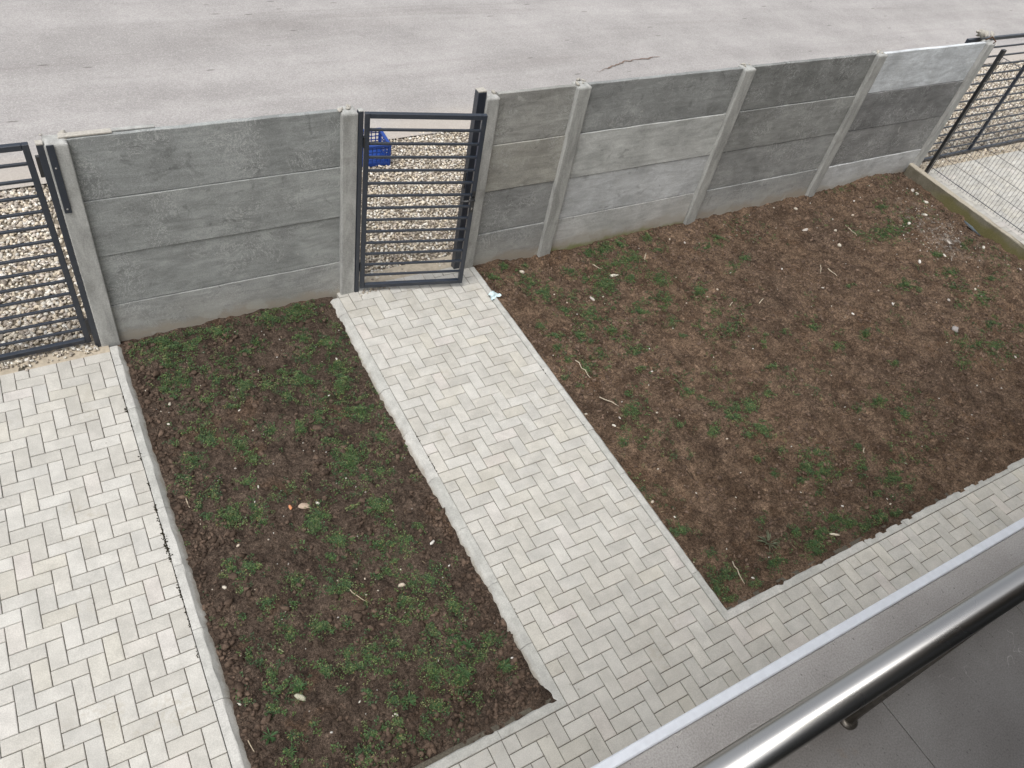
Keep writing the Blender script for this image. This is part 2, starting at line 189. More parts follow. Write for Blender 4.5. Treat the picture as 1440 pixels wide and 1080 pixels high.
def vnoise(x, y, f, seed=0):
    x = np.asarray(x, dtype=float) * f + 100.3 + seed * 1.7
    y = np.asarray(y, dtype=float) * f + 57.1 + seed * 2.3
    ix, iy = np.floor(x), np.floor(y)
    fx, fy = x - ix, y - iy
    fx = fx * fx * fx * (fx * (fx * 6 - 15) + 10)
    fy = fy * fy * fy * (fy * (fy * 6 - 15) + 10)
    a, b = _hash(ix, iy, seed), _hash(ix + 1, iy, seed)
    c, dd = _hash(ix, iy + 1, seed), _hash(ix + 1, iy + 1, seed)
    return (a * (1 - fx) + b * fx) * (1 - fy) + (c * (1 - fx) + dd * fx) * fy - 0.5


def fbm(x, y, f, seed=0, oct=3, gain=0.5):
    s, a = 0, 1.0
    for k in range(oct):
        s = s + a * vnoise(x + .37 * k * y / (1 + k), y - .21 * k * x / (1 + k), f * 2 ** k, seed + k * 13)
        a *= gain
    return s


def sstep(a, b, x):
    t = np.clip((np.asarray(x, dtype=float) - a) / (b - a), 0, 1)
    return t * t * (3 - 2 * t)


# ------------------------------------------------------------------ materials
class NT:
    def __init__(self, name, rough=0.8, spec=0.3):
        self.m = bpy.data.materials.new(name)
        self.m.use_nodes = True
        self.n, self.l = self.m.node_tree.nodes, self.m.node_tree.links
        self.b = self.n['Principled BSDF']
        self.b.inputs['Roughness'].default_value = rough
        self.b.inputs['Specular IOR Level'].default_value = spec
        g = self.n.new('ShaderNodeNewGeometry')
        self.pos = g.outputs['Position']

    def _in(self, sock, v):
        if hasattr(v, 'is_linked') or hasattr(v, 'links'):
            self.l.new(v, sock)
        elif isinstance(v, (tuple, list)) and len(v) == 3 and sock.type == 'RGBA':
            sock.default_value = (*v, 1)
        else:
            sock.default_value = v

    def noise(self, scale, detail=3, rough=0.55, dist=0.0, vec=None, out=0):
        t = self.n.new('ShaderNodeTexNoise')
        t.inputs['Scale'].default_value = scale
        t.inputs['Detail'].default_value = detail
        t.inputs['Roughness'].default_value = rough
        t.inputs['Distortion'].default_value = dist
        self.l.new(vec or self.pos, t.inputs['Vector'])
        return t.outputs[out]

    def voro(self, scale, vec=None, feature='F1', out='Distance', rnd=1.0):
        t = self.n.new('ShaderNodeTexVoronoi')
        t.feature = feature
        t.inputs['Scale'].default_value = scale
        t.inputs['Randomness'].default_value = rnd
        self.l.new(vec or self.pos, t.inputs['Vector'])
        return t.outputs[out]

    def scale(self, v, s):
        t = self.n.new('ShaderNodeVectorMath')
        t.operation = 'MULTIPLY'
        self.l.new(v, t.inputs[0])
        t.inputs[1].default_value = s
        return t.outputs[0]

    def sep(self, v, i):
        t = self.n.new('ShaderNodeSeparateXYZ')
        self.l.new(v, t.inputs[0])
        return t.outputs[i]

    def ramp(self, v, lo, hi, a=0.0, b=1.0):
        t = self.n.new('ShaderNodeMapRange')
        t.interpolation_type = 'SMOOTHSTEP'
        self._in(t.inputs['Value'], v)
        t.inputs['From Min'].default_value = lo
        t.inputs['From Max'].default_value = hi
        t.inputs['To Min'].default_value = a
        t.inputs['To Max'].default_value = b
        return t.outputs[0]

    def math(self, op, a, b=0.0, c=None):
        t = self.n.new('ShaderNodeMath')
        t.operation = op
        self._in(t.inputs[0], a)
        self._in(t.inputs[1], b)
        if c is not None: self._in(t.inputs[2], c)
        return t.outputs[0]

    def mix(self, f, a, b, mode='MIX'):
        t = self.n.new('ShaderNodeMix')
        t.data_type = 'RGBA'
        t.blend_type = mode
        self._in(t.inputs['Factor'], f)
        self._in(t.inputs['A'], a)
        self._in(t.inputs['B'], b)
        return t.outputs['Result']

    def mul(self, c, f):
        """colour times scalar"""
        t = self.n.new('ShaderNodeVectorMath')
        t.operation = 'SCALE'
        self._in(t.inputs[0], c)
        self._in(t.inputs['Scale'], f)
        return t.outputs[0]

    def rgb(self, c):
        t = self.n.new('ShaderNodeRGB')
        t.outputs[0].default_value = (*c, 1)
        return t.outputs[0]

    def objinfo(self, o):
        t = self.n.new('ShaderNodeObjectInfo')
        return t.outputs[o]

    def attr(self, name, o='Color'):
        t = self.n.new('ShaderNodeAttribute')
        t.attribute_name = name
        return t.outputs[o]

    def color(self, c):
        self.l.new(c, self.b.inputs['Base Color'])
        return self

    def rough(self, r):
        self._in(self.b.inputs['Roughness'], r)

    def bump(self, h, strength=0.3, dist=0.01):
        t = self.n.new('ShaderNodeBump')
        t.inputs['Strength'].default_value = strength
        t.inputs['Distance'].default_value = dist
        self.l.new(h, t.inputs['Height'])
        self.l.new(t.outputs[0], self.b.inputs['Normal'])


def m_paver():
    t = NT('paver_concrete', 0.85, 0.25)
    r = t.objinfo('Random')
    a = t.attr('tint', 'Color')
    r = t.math('FRACT', t.math('ADD', r, t.sep(a, 0)))
    r2 = t.math('FRACT', t.math('MULTIPLY', r, 7.31))
    r3 = t.math('FRACT', t.math('MULTIPLY', r, 23.7))
    c = t.mix(r2, (.480, .464, .425), (.505, .495, .464))
    c = t.mix(t.ramp(r, .82, .95, 0, .5), c, (.505, .482, .420))
    c = t.mix(t.ramp(r3, .88, 1.0, 0, .5), c, (.500, .462, .440))
    c = t.mul(c, t.ramp(r3, 0, 1, .93, 1.05))
    n1 = t.noise(7, 4, .6)
    c = t.mul(c, t.ramp(n1, .25, .75, .87, 1.08))
    n2 = t.noise(160, 2, .6)
    c = t.mul(c, t.ramp(n2, .3, .7, .88, 1.09))
    dirt = t.math('MULTIPLY', t.ramp(t.noise(2.1, 4, .6), .55, .72), t.ramp(t.noise(26, 3, .6), .42, .62))
    c = t.mix(t.math('MULTIPLY', dirt, .38), c, (.34, .30, .23))
    spot = t.ramp(t.voro(9.0), .05, .09, 1, 0)
    spot = t.math('MULTIPLY', spot, t.ramp(t.noise(3.3, 1), .56, .60))
    c = t.mix(t.math('MULTIPLY', spot, .5), c, (.23, .21, .18))
    t.color(c)
    t.bump(t.math('ADD', t.math('MULTIPLY', n2, .5), t.noise(420, 2)), .25, .002)
    return t.m


def m_kerb():
    t = NT('kerb_concrete', 0.88, 0.25)
    r = t.objinfo('Random')
    c = t.mix(r, (.43, .43, .405), (.49, .485, .46))
    c = t.mul(c, t.ramp(t.noise(9, 4, .65), .25, .75, .80, 1.1))
    n2 = t.noise(120, 3)
    c = t.mul(c, t.ramp(n2, .3, .7, .88, 1.1))
    z = t.sep(t.pos, 2)
    edge = t.ramp(t.math('ADD', z, t.math('MULTIPLY', t.noise(14, 4, .7), .06)), -.012, .016, 1, 0)
    c = t.mix(t.math('MULTIPLY', edge, .55), c, (.20, .165, .12))
    t.color(c)
    t.bump(n2, .3, .003)
    return t.m


def m_plain(name, c, rough=.8, spec=.3, var=.25, scale=30, bump=.2, metallic=0.0):
    t = NT(name, rough, spec)
    n = t.noise(scale, 4, .6)
    t.color(t.mul(t.rgb(c), t.ramp(n, .25, .75, 1 - var, 1 + var)))
    if bump: t.bump(n, bump, .004)
    t.b.inputs['Metallic'].default_value = metallic
    return t.m


def m_panel(bottom=False, moss=False):
    t = NT('panel_concrete' + ('_low' if bottom else '') + ('_mossy' if moss else ''), 0.82, 0.3)
    base = t.mul(t.objinfo('Color'), 1.22)
    r = t.objinfo('Random')
    off = t.n.new('ShaderNodeVectorMath')
    off.operation = 'ADD'
    t.l.new(t.pos, off.inputs[0])
    cmb = t.n.new('ShaderNodeCombineXYZ')
    t.l.new(t.math('MULTIPLY', r, 37.0), cmb.inputs[0])
    t.l.new(t.math('MULTIPLY', r, 91.0), cmb.inputs[2])
    t.l.new(cmb.outputs[0], off.inputs[1])
    v = off.outputs[0]
    c = t.mul(base, t.ramp(t.noise(2.2, 5, .65, .4, v), .25, .75, .76, 1.2))
    streak = t.noise(1.0, 5, .7, .8, t.scale(v, (3, 3, 14)))
    c = t.mul(c, t.ramp(streak, .3, .7, .82, 1.18))
    # curled trowel marks and scuffs
    curl = t.noise(5.5, 4, .7, 3.5, v)
    line = t.math('ABSOLUTE', t.math('SUBTRACT', curl, .5))
    m = t.math('MULTIPLY', t.ramp(line, .0, .030, 1, 0), t.ramp(t.noise(2.6, 3, .6, 0, v), .42, .62))
    c = t.mix(t.math('MULTIPLY', m, .72), c, (.52, .53, .52))
    curl2 = t.noise(16, 4, .75, 2.2, v)
    line2 = t.math('ABSOLUTE', t.math('SUBTRACT', curl2, .52))
    m2 = t.math('MULTIPLY', t.ramp(line2, .0, .022, 1, 0), t.ramp(t.noise(3.4, 3, .6, 0, v), .40, .66))
    c = t.mix(t.math('MULTIPLY', m2, .58), c, (.48, .49, .49))
    blot = t.ramp(t.noise(9, 2, .5, .6, v), .70, .76)
    c = t.mix(t.math('MULTIPLY', blot, .55), c, (.44, .44, .42))
    dark = t.ramp(t.noise(6.5, 3, .6, 1.2, v), .62, .72)
    c = t.mul(c, t.math('SUBTRACT', 1.0, t.math('MULTIPLY', dark, .26)))
    pit = t.math('MULTIPLY', t.ramp(t.voro(38, v), .06, .11, 1, 0), t.ramp(t.noise(8, 2, .5, 0, v), .52, .60))
    c = t.mul(c, t.math('SUBTRACT', 1.0, t.math('MULTIPLY', pit, .45)))
    fine = t.noise(150, 3, .6, 0, v)
    c = t.mul(c, t.ramp(fine, .3, .7, .84, 1.16))
    if bottom:
        z = t.sep(t.pos, 2)
        h = t.math('ADD', z, t.math('MULTIPLY', t.noise(3.0, 5, .7, .3), -.30))
        sp = t.ramp(h, -.16, -.02, 1, 0)
        c = t.mix(t.math('MULTIPLY', sp, .80), c, (.33, .28, .215))
        wash = t.ramp(t.math('ADD', z, t.math('MULTIPLY', t.noise(2.0, 4, .6), -.5)), -.10, .06, 1, 0)
        c = t.mix(t.math('MULTIPLY', wash, .25), c, (.44, .43, .40))
        patch = t.math('MULTIPLY', t.ramp(t.noise(2.7, 2, .5, .3, v), .57, .60), t.ramp(z, .02, .30, 1, 0))
        c = t.mix(t.math('MULTIPLY', patch, .38), c, (.47, .47, .44))
        if moss:
            hm = t.math('ADD', z, t.math('MULTIPLY', t.noise(5, 4, .7), -.20))
            c = t.mix(t.math('MULTIPLY', t.ramp(hm, -.17, -.08, 1, 0), .85), c, (.20, .215, .075))
    t.color(c)
    t.bump(t.math('ADD', t.math('MULTIPLY', curl2, .8), t.math('MULTIPLY', fine, .4)), .25, .004)
    return t.m


def m_post():
    t = NT('post_concrete', 0.85, 0.28)
    v = t.scale(t.pos, (9, 9, 2.2))
    c = t.mix(t.objinfo('Random'), (.385, .390, .375), (.43, .43, .415))
    c = t.mul(c, t.ramp(t.noise(1.2, 5, .65, .4, v), .25, .75, .70, 1.18))
    f = t.noise(110, 3)
    c = t.mul(c, t.ramp(f, .3, .7, .86, 1.1))
    st = t.ramp(t.noise(6, 4, .6, .5), .56, .7)
    c = t.mix(t.math('MULTIPLY', st, .35), c, (.22, .22, .20))
    t.color(c)
    t.bump(f, .35, .004)
    return t.m


def m_soil():
    t = NT('bare_soil', 0.96, 0.12)
    big = t.noise(.8, 4, .6, .2)
    mid = t.noise(5, 5, .7, .3)
    crumb = t.noise(17, 5, .72, .4)
    fine = t.noise(52, 4, .72)
    vfine = t.noise(170, 3, .7)
    # damp and dried soil tones; light on crumbs and shade in pits also painted in
    c = t.mix(t.ramp(mid, .32, .68), (.062, .045, .035), (.130, .096, .074))
    x = t.sep(t.pos, 0)
    # the small bed holds darker, damper soil than the large one
    dry = t.math('MULTIPLY', t.ramp(x, .2, 1.4), t.ramp(big, .30, .62, .45, 1.0))
    c = t.mix(dry, c, t.mix(t.ramp(mid, .32, .68), (.086, .057, .039), (.215, .148, .102)))
    red = t.ramp(t.noise(2.2, 4, .7, .6), .55, .66)
    c = t.mix(t.math('MULTIPLY', red, .30), c, (.165, .098, .058))
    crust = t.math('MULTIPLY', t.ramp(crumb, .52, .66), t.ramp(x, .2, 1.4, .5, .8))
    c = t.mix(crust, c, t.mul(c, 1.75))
    pit_shade = t.ramp(crumb, .30, .46, 1, 0)  # shade of the low crumb relief put into the colour
    c = t.mix(t.math('MULTIPLY', pit_shade, .65), c, t.mul(c, .42))
    pale = t.math('MULTIPLY', t.ramp(t.noise(1.5, 4, .7, .3), .56, .70), t.ramp(fine, .42, .6))
    c = t.mix(t.math('MULTIPLY', pale, .5), c, (.235, .172, .128))
    c = t.mul(c, t.ramp(fine, .30, .70, .50, 1.42))
    c = t.mul(c, t.ramp(vfine, .33, .67, .50, 1.50))
    cr = t.ramp(t.voro(260), .10, .16, 1, 0)
    crm = t.math('MULTIPLY', cr, t.ramp(t.noise(30, 2), .55, .64))
    c = t.mix(t.math('MULTIPLY', crm, .7), c, (.36, .30, .23))
    # pale lime spill by the neighbour's kerb
    d = t.n.new('ShaderNodeVectorMath')
    d.operation = 'DISTANCE'
    t.l.new(t.scale(t.pos, (1.0, .7, 0)), d.inputs[0])
    d.inputs[1].default_value = (7.55, -.80, 0)
    lime = t.math('MULTIPLY', t.ramp(d.outputs['Value'], .05, .65, 1, 0), t.ramp(t.noise(11, 5, .75), .48, .66))
    c = t.mix(t.math('MULTIPLY', lime, .75), c, (.38, .36, .33))
    t.color(c)
    h = t.math('ADD', t.math('MULTIPLY', crumb, 1.6), t.math('MULTIPLY', fine, 1.0))
    h = t.math('ADD', h, t.math('MULTIPLY', vfine, .4))
    t.bump(h, 1.0, .026)
    return t.m


def m_clod():
    t = NT('soil_clod', .96, .12)
    c = t.mix(t.ramp(t.noise(9, 4, .6), .3, .7), (.062, .044, .034), (.120, .085, .064))
    c = t.mul(c, t.ramp(t.sep(t.attr('tint'), 0), 0, 1, .65, 1.35))
    c = t.mix(t.ramp(t.sep(t.pos, 0), .2, 1.4, 0, .75), c, t.mul(c, 1.6))
    f = t.noise(120, 3, .7)
    c = t.mul(c, t.ramp(f, .25, .75, .7, 1.25))
    t.color(c)
    t.bump(f, .6, .006)
    return t.m


def m_tint(name, rough=.75, spec=.3, nscale=90, var=.2, trans=0.0):
    """colour comes from the mesh's own 'tint' attribute"""
    t = NT(name, rough, spec)
    c = t.mul(t.attr('tint'), t.ramp(t.noise(nscale, 3), .25, .75, 1 - var, 1 + var))
    t.color(c)
    if trans:
        tr = t.n.new('ShaderNodeBsdfTranslucent')
        t.l.new(c, tr.inputs['Color'])
        ms = t.n.new('ShaderNodeMixShader')
        ms.inputs[0].default_value = trans
        out = t.n['Material Output']
        t.l.new(t.b.outputs[0], ms.inputs[1])
        t.l.new(tr.outputs[0], ms.inputs[2])
        t.l.new(ms.outputs[0], out.inputs['Surface'])
    return t.m


def m_road():
    t = NT('worn_asphalt', 0.9, 0.2)
    v = t.scale(t.pos, (.10, 1.0, 1))
    band = t.noise(1.05, 4, .6, .5, v)
    c = t.mix(t.ramp(band, .3, .7), (.318, .304, .297), (.388, .372, .364))
    stain = t.ramp(t.noise(1.3, 4, .65, .7, t.scale(t.pos, (.12, 1.1, 1))), .52, .70)
    c = t.mix(t.math('MULTIPLY', stain, .55), c, (.262, .245, .237))
    patch = t.noise(1.1, 5, .65)
    c = t.mul(c, t.ramp(patch, .3, .7, .91, 1.07))
    sp = t.voro(75, out='Color')
    c = t.mul(c, t.ramp(t.sep(sp, 0), 0, 1, .89, 1.09))
    chips = t.math('MULTIPLY', t.ramp(t.voro(62), .16, .30, 1, 0), t.ramp(t.sep(t.voro(62, out='Color'), 1), .68, .75))
    c = t.mix(t.math('MULTIPLY', chips, .65), c, (.66, .64, .62))
    f = t.noise(230, 3, .65)
    c = t.mul(c, t.ramp(f, .28, .72, .86, 1.13))
    # short dark tar spots stretched along the street
    v2 = t.scale(t.pos, (2.2, 9.0, 1))
    dash = t.math('MULTIPLY', t.ramp(t.voro(1.0, v2), .09, .17, 1, 0), t.ramp(t.sep(t.voro(1.0, v2, out='Color'), 0), .86, .88))
    c = t.mix(t.math('MULTIPLY', dash, .55), c, (.085, .075, .07))
    # dusty shoulder next to the gravel
    y = t.math('ADD', t.sep(t.pos, 1), t.math('MULTIPLY', t.noise(2.0, 4, .6), -.5))
    c = t.mix(t.ramp(y, 2.35, 3.0, .55, 0), c, (.47, .42, .36))
    t.color(c)
    t.bump(t.math('ADD', t.sep(sp, 1), f), .4, .005)
    return t.m


def m_paint(name, c, rough=.38):
    t = NT(name, rough, .6)
    t.b.inputs['Coat Weight'].default_value = .35
    t.b.inputs['Coat Roughness'].default_value = .25
    n = t.noise(40, 3)
    cc = t.mul(t.rgb(c), t.ramp(n, .25, .75, .88, 1.15))
    dust = t.ramp(t.noise(7, 4, .7), .5, .75)
    t.color(t.mix(t.math('MULTIPLY', dust, .05), cc, (.3, .29, .27)))
    t.rough(t.ramp(n, .3, .7, rough - .06, rough + .10))
    t.bump(t.noise(350, 2), .08, .001)
    return t.m


def m_tile(name='shaded_floor_tile', g=1.0):  # g separates a lit and a shaded copy; that light is in the colour
    t = NT(name, 0.34, 0.5)
    c = t.mix(t.ramp(t.noise(5, 4, .6), .3, .7), tuple(g * q for q in (.210, .197, .186)), tuple(g * q for q in (.255, .243, .231)))
    f = t.noise(240, 3, .7)
    c = t.mul(c, t.ramp(f, .3, .7, .80, 1.20))
    fl = t.ramp(t.voro(90, t.scale(t.pos, (1, .6, 1))), .10, .20, 1, 0)
    fl = t.math('MULTIPLY', fl, t.ramp(t.noise(35, 2), .50, .60))
    c = t.mix(t.math('MULTIPLY', fl, .75), c, (.09, .085, .08))
    vein = t.ramp(t.math('ABSOLUTE', t.math('SUBTRACT', t.noise(7, 2, .5, 1.5), .5)), 0, .006, 1, 0)
    vein = t.math('MULTIPLY', vein, t.ramp(t.noise(9, 1), .62, .66))
    c = t.mix(t.math('MULTIPLY', vein, .6), c, (.56, .53, .50))
    rust = t.ramp(t.noise(6, 4, .6, .8), .66, .75)
    c = t.mix(t.math('MULTIPLY', rust, .35), c, (.23, .165, .11))
    t.color(c)
    t.rough(t.ramp(t.noise(18, 3), .3, .7, .30, .48))
    return t.m


def m_steel():
    t = NT('brushed_stainless', 0.2, .5)
    t.b.inputs['Metallic'].default_value = 1.0
    n = t.noise(3.0, 3, .5)
    t.color(t.mul(t.rgb((.47, .465, .455)), t.ramp(n, .3, .7, .96, 1.03)))
    t.rough(t.ramp(n, .3, .7, .25, .30))
    return t.m


M = dict(
    paver=m_paver(), kerb=m_kerb(), panel=m_panel(), panel_low=m_panel(True), panel_moss=m_panel(True, True),
    post=m_post(), soil=m_soil(), clod=m_clod(), road=m_road(), steel=m_steel(), tile=m_tile(), lit_coping=m_tile('coping_stone', 1.4),  # floor tile colour darkened for shade, edge stone kept as the lit copy
    gravel=m_tint('gravel_pebble', .7, .35, 120, .25), leaf=m_tint('weed_leaf', .55, .35, 60, .2, .25),
    stone=m_tint('field_stone', .8, .3, 140, .22), straw=m_tint('dry_stalk', .85, .2, 60, .3),
    anth=m_paint('anthracite_paint', (.011, .018, .032), .34), black=m_paint('black_paint', (.008, .009, .011), .42),
    joint=m_plain('joint_sand', (.10, .09, .072), .95, .1, .35, 90, .5),
    bed=m_plain('gravel_bed', (.20, .172, .135), .95, .1, .35, 60, .6),
    apron=m_plain('sandy_concrete', (.43, .375, .295), .92, .15, .16, 22, .3),
    mortar=m_plain('mortar', (.42, .40, .36), .92, .15, .18, 60, .5),
    ground=m_plain('ground', (.20, .19, .16), .95, .1, .2, 3, .2),
    trim=m_plain('white_edge_trim', (.66, .69, .74), .45, .4, .06, 40, .05),
    brown=m_plain('unseen_dark_wall', (.07, .055, .045), .7, .3, .15, 12, .2),  # unseen wall, coloured dark so the handrail mirrors less light
    wall=m_plain('house_bounce_render', (.70, .62, .48), .9, .2, .08, 25, .2),  # unseen wall colour, warm and pale to bounce light onto the path
    shade=m_plain('unseen_dark_ceiling', (.10, .075, .055), .9, .2, .06, 25, .1),  # unseen ceiling, coloured dark to keep light off the balcony
    glass=m_plain('added_dark_glass', (.015, .017, .02), .12, .5, .1, 2, 0),  # unseen glazing, added to darken what the handrail reflects
    moss=m_plain('joint_moss', (.030, .026, .018), .95, .1, .4, 120, .6),
    blue=m_plain('blue_plastic', (.014, .055, .27), .35, .45, .10, 30, .05),
    tissue=m_plain('pale_blue_tissue', (.60, .73, .76), .85, .2, .08, 60, .3),
    slate=m_plain('slate_shard', (.10, .125, .145), .6, .4, .2, 40, .2),
    crack=m_plain('crack_dirt', (.20, .150, .125), .95, .1, .4, 40, .4),
    dsteel=m_plain('tarnished_steel', (.16, .145, .125), .4, .5, .25, 60, .1, .8),
    rustm=m_plain('rusty_wire', (.09, .05, .03), .8, .3, .4, 80, .3),
    plinth=None,
)


def m_plinth():
    t = NT('plinth_concrete', .9, .2)
    c = t.mix(t.ramp(t.noise(4, 5, .65), .3, .7), (.130, .116, .086), (.205, .190, .150))
    z = t.math('ADD', t.sep(t.pos, 2), t.math('MULTIPLY', t.noise(3.2, 4, .65), .22))
    y = t.sep(t.pos, 1)
    g = t.math('MULTIPLY', t.ramp(z, .17, .27, 1, 0), t.ramp(y, -.30, -.75))
    c = t.mix(t.math('MULTIPLY', g, .75), c, (.145, .135, .045))
    c = t.mix(t.ramp(t.math('ADD', t.sep(t.pos, 2), t.math('MULTIPLY', t.noise(12, 3), .016)), .168, .180, 0, .9), c, (.44, .40, .33))
    f = t.noise(90, 4, .65)
    c = t.mul(c, t.ramp(f, .25, .75, .78, 1.15))
    t.color(c)
    t.bump(f, .5, .006)
    return t.m


M['plinth'] = m_plinth()

# ------------------------------------------------------------------ ground, road, gravel
G = structure('ground', mesh_pd('ground', [(-150, -150, -.22), (150, -150, -.22), (150, 150, -.22), (-150, 150, -.22)], [(0, 1, 2, 3)]), M['ground'])


def sheet(x0, x1, y0, y1, nx, ny, zf):
    xs, ys = np.linspace(x0, x1, nx + 1), np.linspace(y0, y1, ny + 1)
    X, Y = np.meshgrid(xs, ys)
    Z = zf(X, Y)
    V = np.stack([X, Y, Z], -1).reshape(-1, 3)
    i = np.arange((nx + 1) * (ny + 1)).reshape(ny + 1, nx + 1)
    F = np.stack([i[:-1, :-1], i[:-1, 1:], i[1:, 1:], i[1:, :-1]], -1).reshape(-1, 4)
    return V, F


V, F = sheet(-60, 90, 2.52, 13.0, 300, 60, lambda X, Y: .012 + .02 * np.sin((Y - 2.5) / 10.5 * math.pi) + .012 * fbm(X, Y, .5, 3))
V[:, 1] += np.where(V[:, 1] < 2.53, .10 * fbm(V[:, 0], V[:, 0] * 0, .9, 8), 0)
road = structure('road', mesh_np('road', V, F, True), M['road'])
V, F = sheet(-60, 90, 13.0, 60, 60, 10, lambda X, Y: .0 + 0 * X)
structure('far_verge', mesh_np('far_verge', V, F), M['ground'])

# a ragged crack that breaks the road surface
pts = [(5.3, 3.54), (5.4, 3.57), (5.5, 3.60), (5.68, 3.67), (5.86, 3.72), (6.02, 3.78), (6.2, 3.79), (6.47, 3.80), (6.8, 3.84)]
wid = [.002, .003, .005, .018, .010, .016, .006, .012, .002]
V, F = [], []
P2, W2 = [], []
for i in range(len(pts) - 1):
    for k in range(5):
        s = k / 5
        P2.append((pts[i][0] * (1 - s) + pts[i + 1][0] * s, pts[i][1] * (1 - s) + pts[i + 1][1] * s + random.uniform(-.018, .018)))
        W2.append((wid[i] * (1 - s) + wid[i + 1] * s) * random.uniform(.5, 1.5))
for (x, y), w in zip(P2, W2):
    zr = .012 + .02 * math.sin((y - 2.5) / 10.5 * math.pi) + .006
    for sgn in (-1, 1):
        V.append((x, y + sgn * w, zr + .004 + .012 * float(fbm(np.array(x), np.array(y), .5, 3))))
for i in range(len(P2) - 1):
    F.append((2 * i, 2 * i + 2, 2 * i + 3, 2 * i + 1))
obj('crack', mesh_pd('crack', V, F), road, mat=M['crack'])

V, F = sheet(-20, 24, .10, 2.66, 220, 26, lambda X, Y: -.022 + .02 * fbm(X, Y, 2.0, 5))
structure('gravel_strip', mesh_np('gravel_strip', V, F, True), M['bed'])

ICO = {}
for lv in (1, 2):
    bm = bmesh.new()
    bmesh.ops.create_icosphere(bm, subdivisions=lv, radius=1.0)
    bm.verts.ensure_lookup_table()
    ICO[lv] = (np.array([v.co[:] for v in bm.verts]), np.array([[v.index for v in f.verts] for f in bm.faces]))
    bm.free()


def rot_mats(n, tilt=0.5):
    a = rng.uniform(0, 2 * np.pi, n)
    b = rng.normal(0, tilt, n)
    c = rng.normal(0, tilt, n)
    ca, sa, cb, sb, cc, sc = np.cos(a), np.sin(a), np.cos(b), np.sin(b), np.cos(c), np.sin(c)
    z, o = np.zeros(n), np.ones(n)
    Rz = np.stack([ca, -sa, z, sa, ca, z, z, z, o], -1).reshape(n, 3, 3)
    Ry = np.stack([cb, z, sb, z, o, z, -sb, z, cb], -1).reshape(n, 3, 3)
    Rx = np.stack([o, z, z, z, cc, -sc, z, sc, cc], -1).reshape(n, 3, 3)
    return Rz @ Ry @ Rx


def lumps(pos, size, flat=(.55, .8), lv=1, rough=.18, tilt=.45):
    """many deformed pebbles as one vertex / face array"""
    bv, bf = ICO[lv]
    n, k = len(pos), len(bv)
    sc = np.stack([size * rng.uniform(.85, 1.5, n), size * rng.uniform(.6, .95, n), size * rng.uniform(*flat, n)], -1)
    v = bv[None] * (1 + rng.normal(0, rough, (n, k, 1)))
    v = v * sc[:, None]
    v = np.einsum('nij,nkj->nki', rot_mats(n, tilt), v) + pos[:, None]
    f = bf[None] + (np.arange(n) * k)[:, None, None]
    return v.reshape(-1, 3), f.reshape(-1, 3), k


PAL = np.array([(.64, .58, .48), (.70, .66, .58), (.55, .48, .38), (.46, .40, .33), (.62, .54, .42), (.38, .34, .29), (.74, .71, .65), (.52, .46, .40), (.29, .25, .21)])


def gravel_zone(x0, x1, y0, y1, sp, r0, r1, lv):
    nx, ny = int((x1 - x0) / sp), int((y1 - y0) / sp)
    X, Y = np.meshgrid(np.arange(nx) * sp + x0, np.arange(ny) * sp + y0)
    pos = np.stack([X.ravel(), Y.ravel(), np.zeros(X.size)], -1)
    pos[:, :2] += rng.uniform(-.6, .6, (len(pos), 2)) * sp
    keep = (pos[:, 1] < 2.58 + .12 * vnoise(pos[:, 0], pos[:, 0] * 0, 1.5, 4) + rng.normal(0, .03, len(pos)))
    pos = pos[keep]
    size = rng.uniform(r0, r1, len(pos)) * rng.choice([.7, 1, 1, 1.2], len(pos))
    pos[:, 2] = -.018 + .02 * fbm(pos[:, 0], pos[:, 1], 2.0, 5) + rng.uniform(0, .014, len(pos))
    v, f, k = lumps(pos, size, (.5, .85), lv, .12)
    tint = np.repeat(PAL[rng.integers(0, len(PAL), len(pos))] * rng.uniform(.72, 1.12, (len(pos), 1)), k, 0)
    return v, f, tint


zones = [(-3.6, -2.1, .08, 2.6, .029, .013, .021, 2), (-2.1, -1.6, .2, 2.6, .029, .013, .021, 2), (-5.2, -3.6, .08, 2.6, .04, .018, .025, 1), (-1.6, -.1, .2, 2.6, .05, .02, .027, 1), (-.1, 3.2, .16, 2.6, .027, .012, .019, 1),
         (3.2, 8.6, .2, 2.6, .05, .02, .028, 1), (8.6, 15.5, .14, 2.6, .034, .015, .023, 1)]
VV, FF, TT, base = [], [], [], 0
for z in zones:
    v, f, tn = gravel_zone(*z)
    VV.append(v); FF.append(f + base); TT.append(tn); base += len(v)
# strays kicked under the gates
n = 330
px = np.concatenate([rng.uniform(-4.4, -2.02, n), rng.uniform(.18, .62, 46), rng.uniform(8.8, 13, 260)])
py = np.concatenate([.07 - np.abs(rng.normal(0, .045, n)), .02 + rng.normal(0, .03, 46), .12 - np.abs(rng.normal(0, .05, 260))])
pos = np.stack([px, py, np.full(len(px), .006)], -1)
v, f, k = lumps(pos, rng.uniform(.007, .017, len(px)), (.5, .85), 1, .12)
VV.append(v); FF.append(f + base)
TT.append(np.repeat(PAL[rng.integers(0, len(PAL), len(px))] * rng.uniform(.6, 1.0, (len(px), 1)), k, 0))
gp = obj('gravel', mesh_np('gravel', np.concatenate(VV), np.concatenate(FF), True, np.concatenate(TT)), mat=M['gravel'])
tag(gp, 'beige and grey river pebbles filling the strip between wall and road', 'gravel', kind='stuff')

# ------------------------------------------------------------------ paving
GAP = .0045


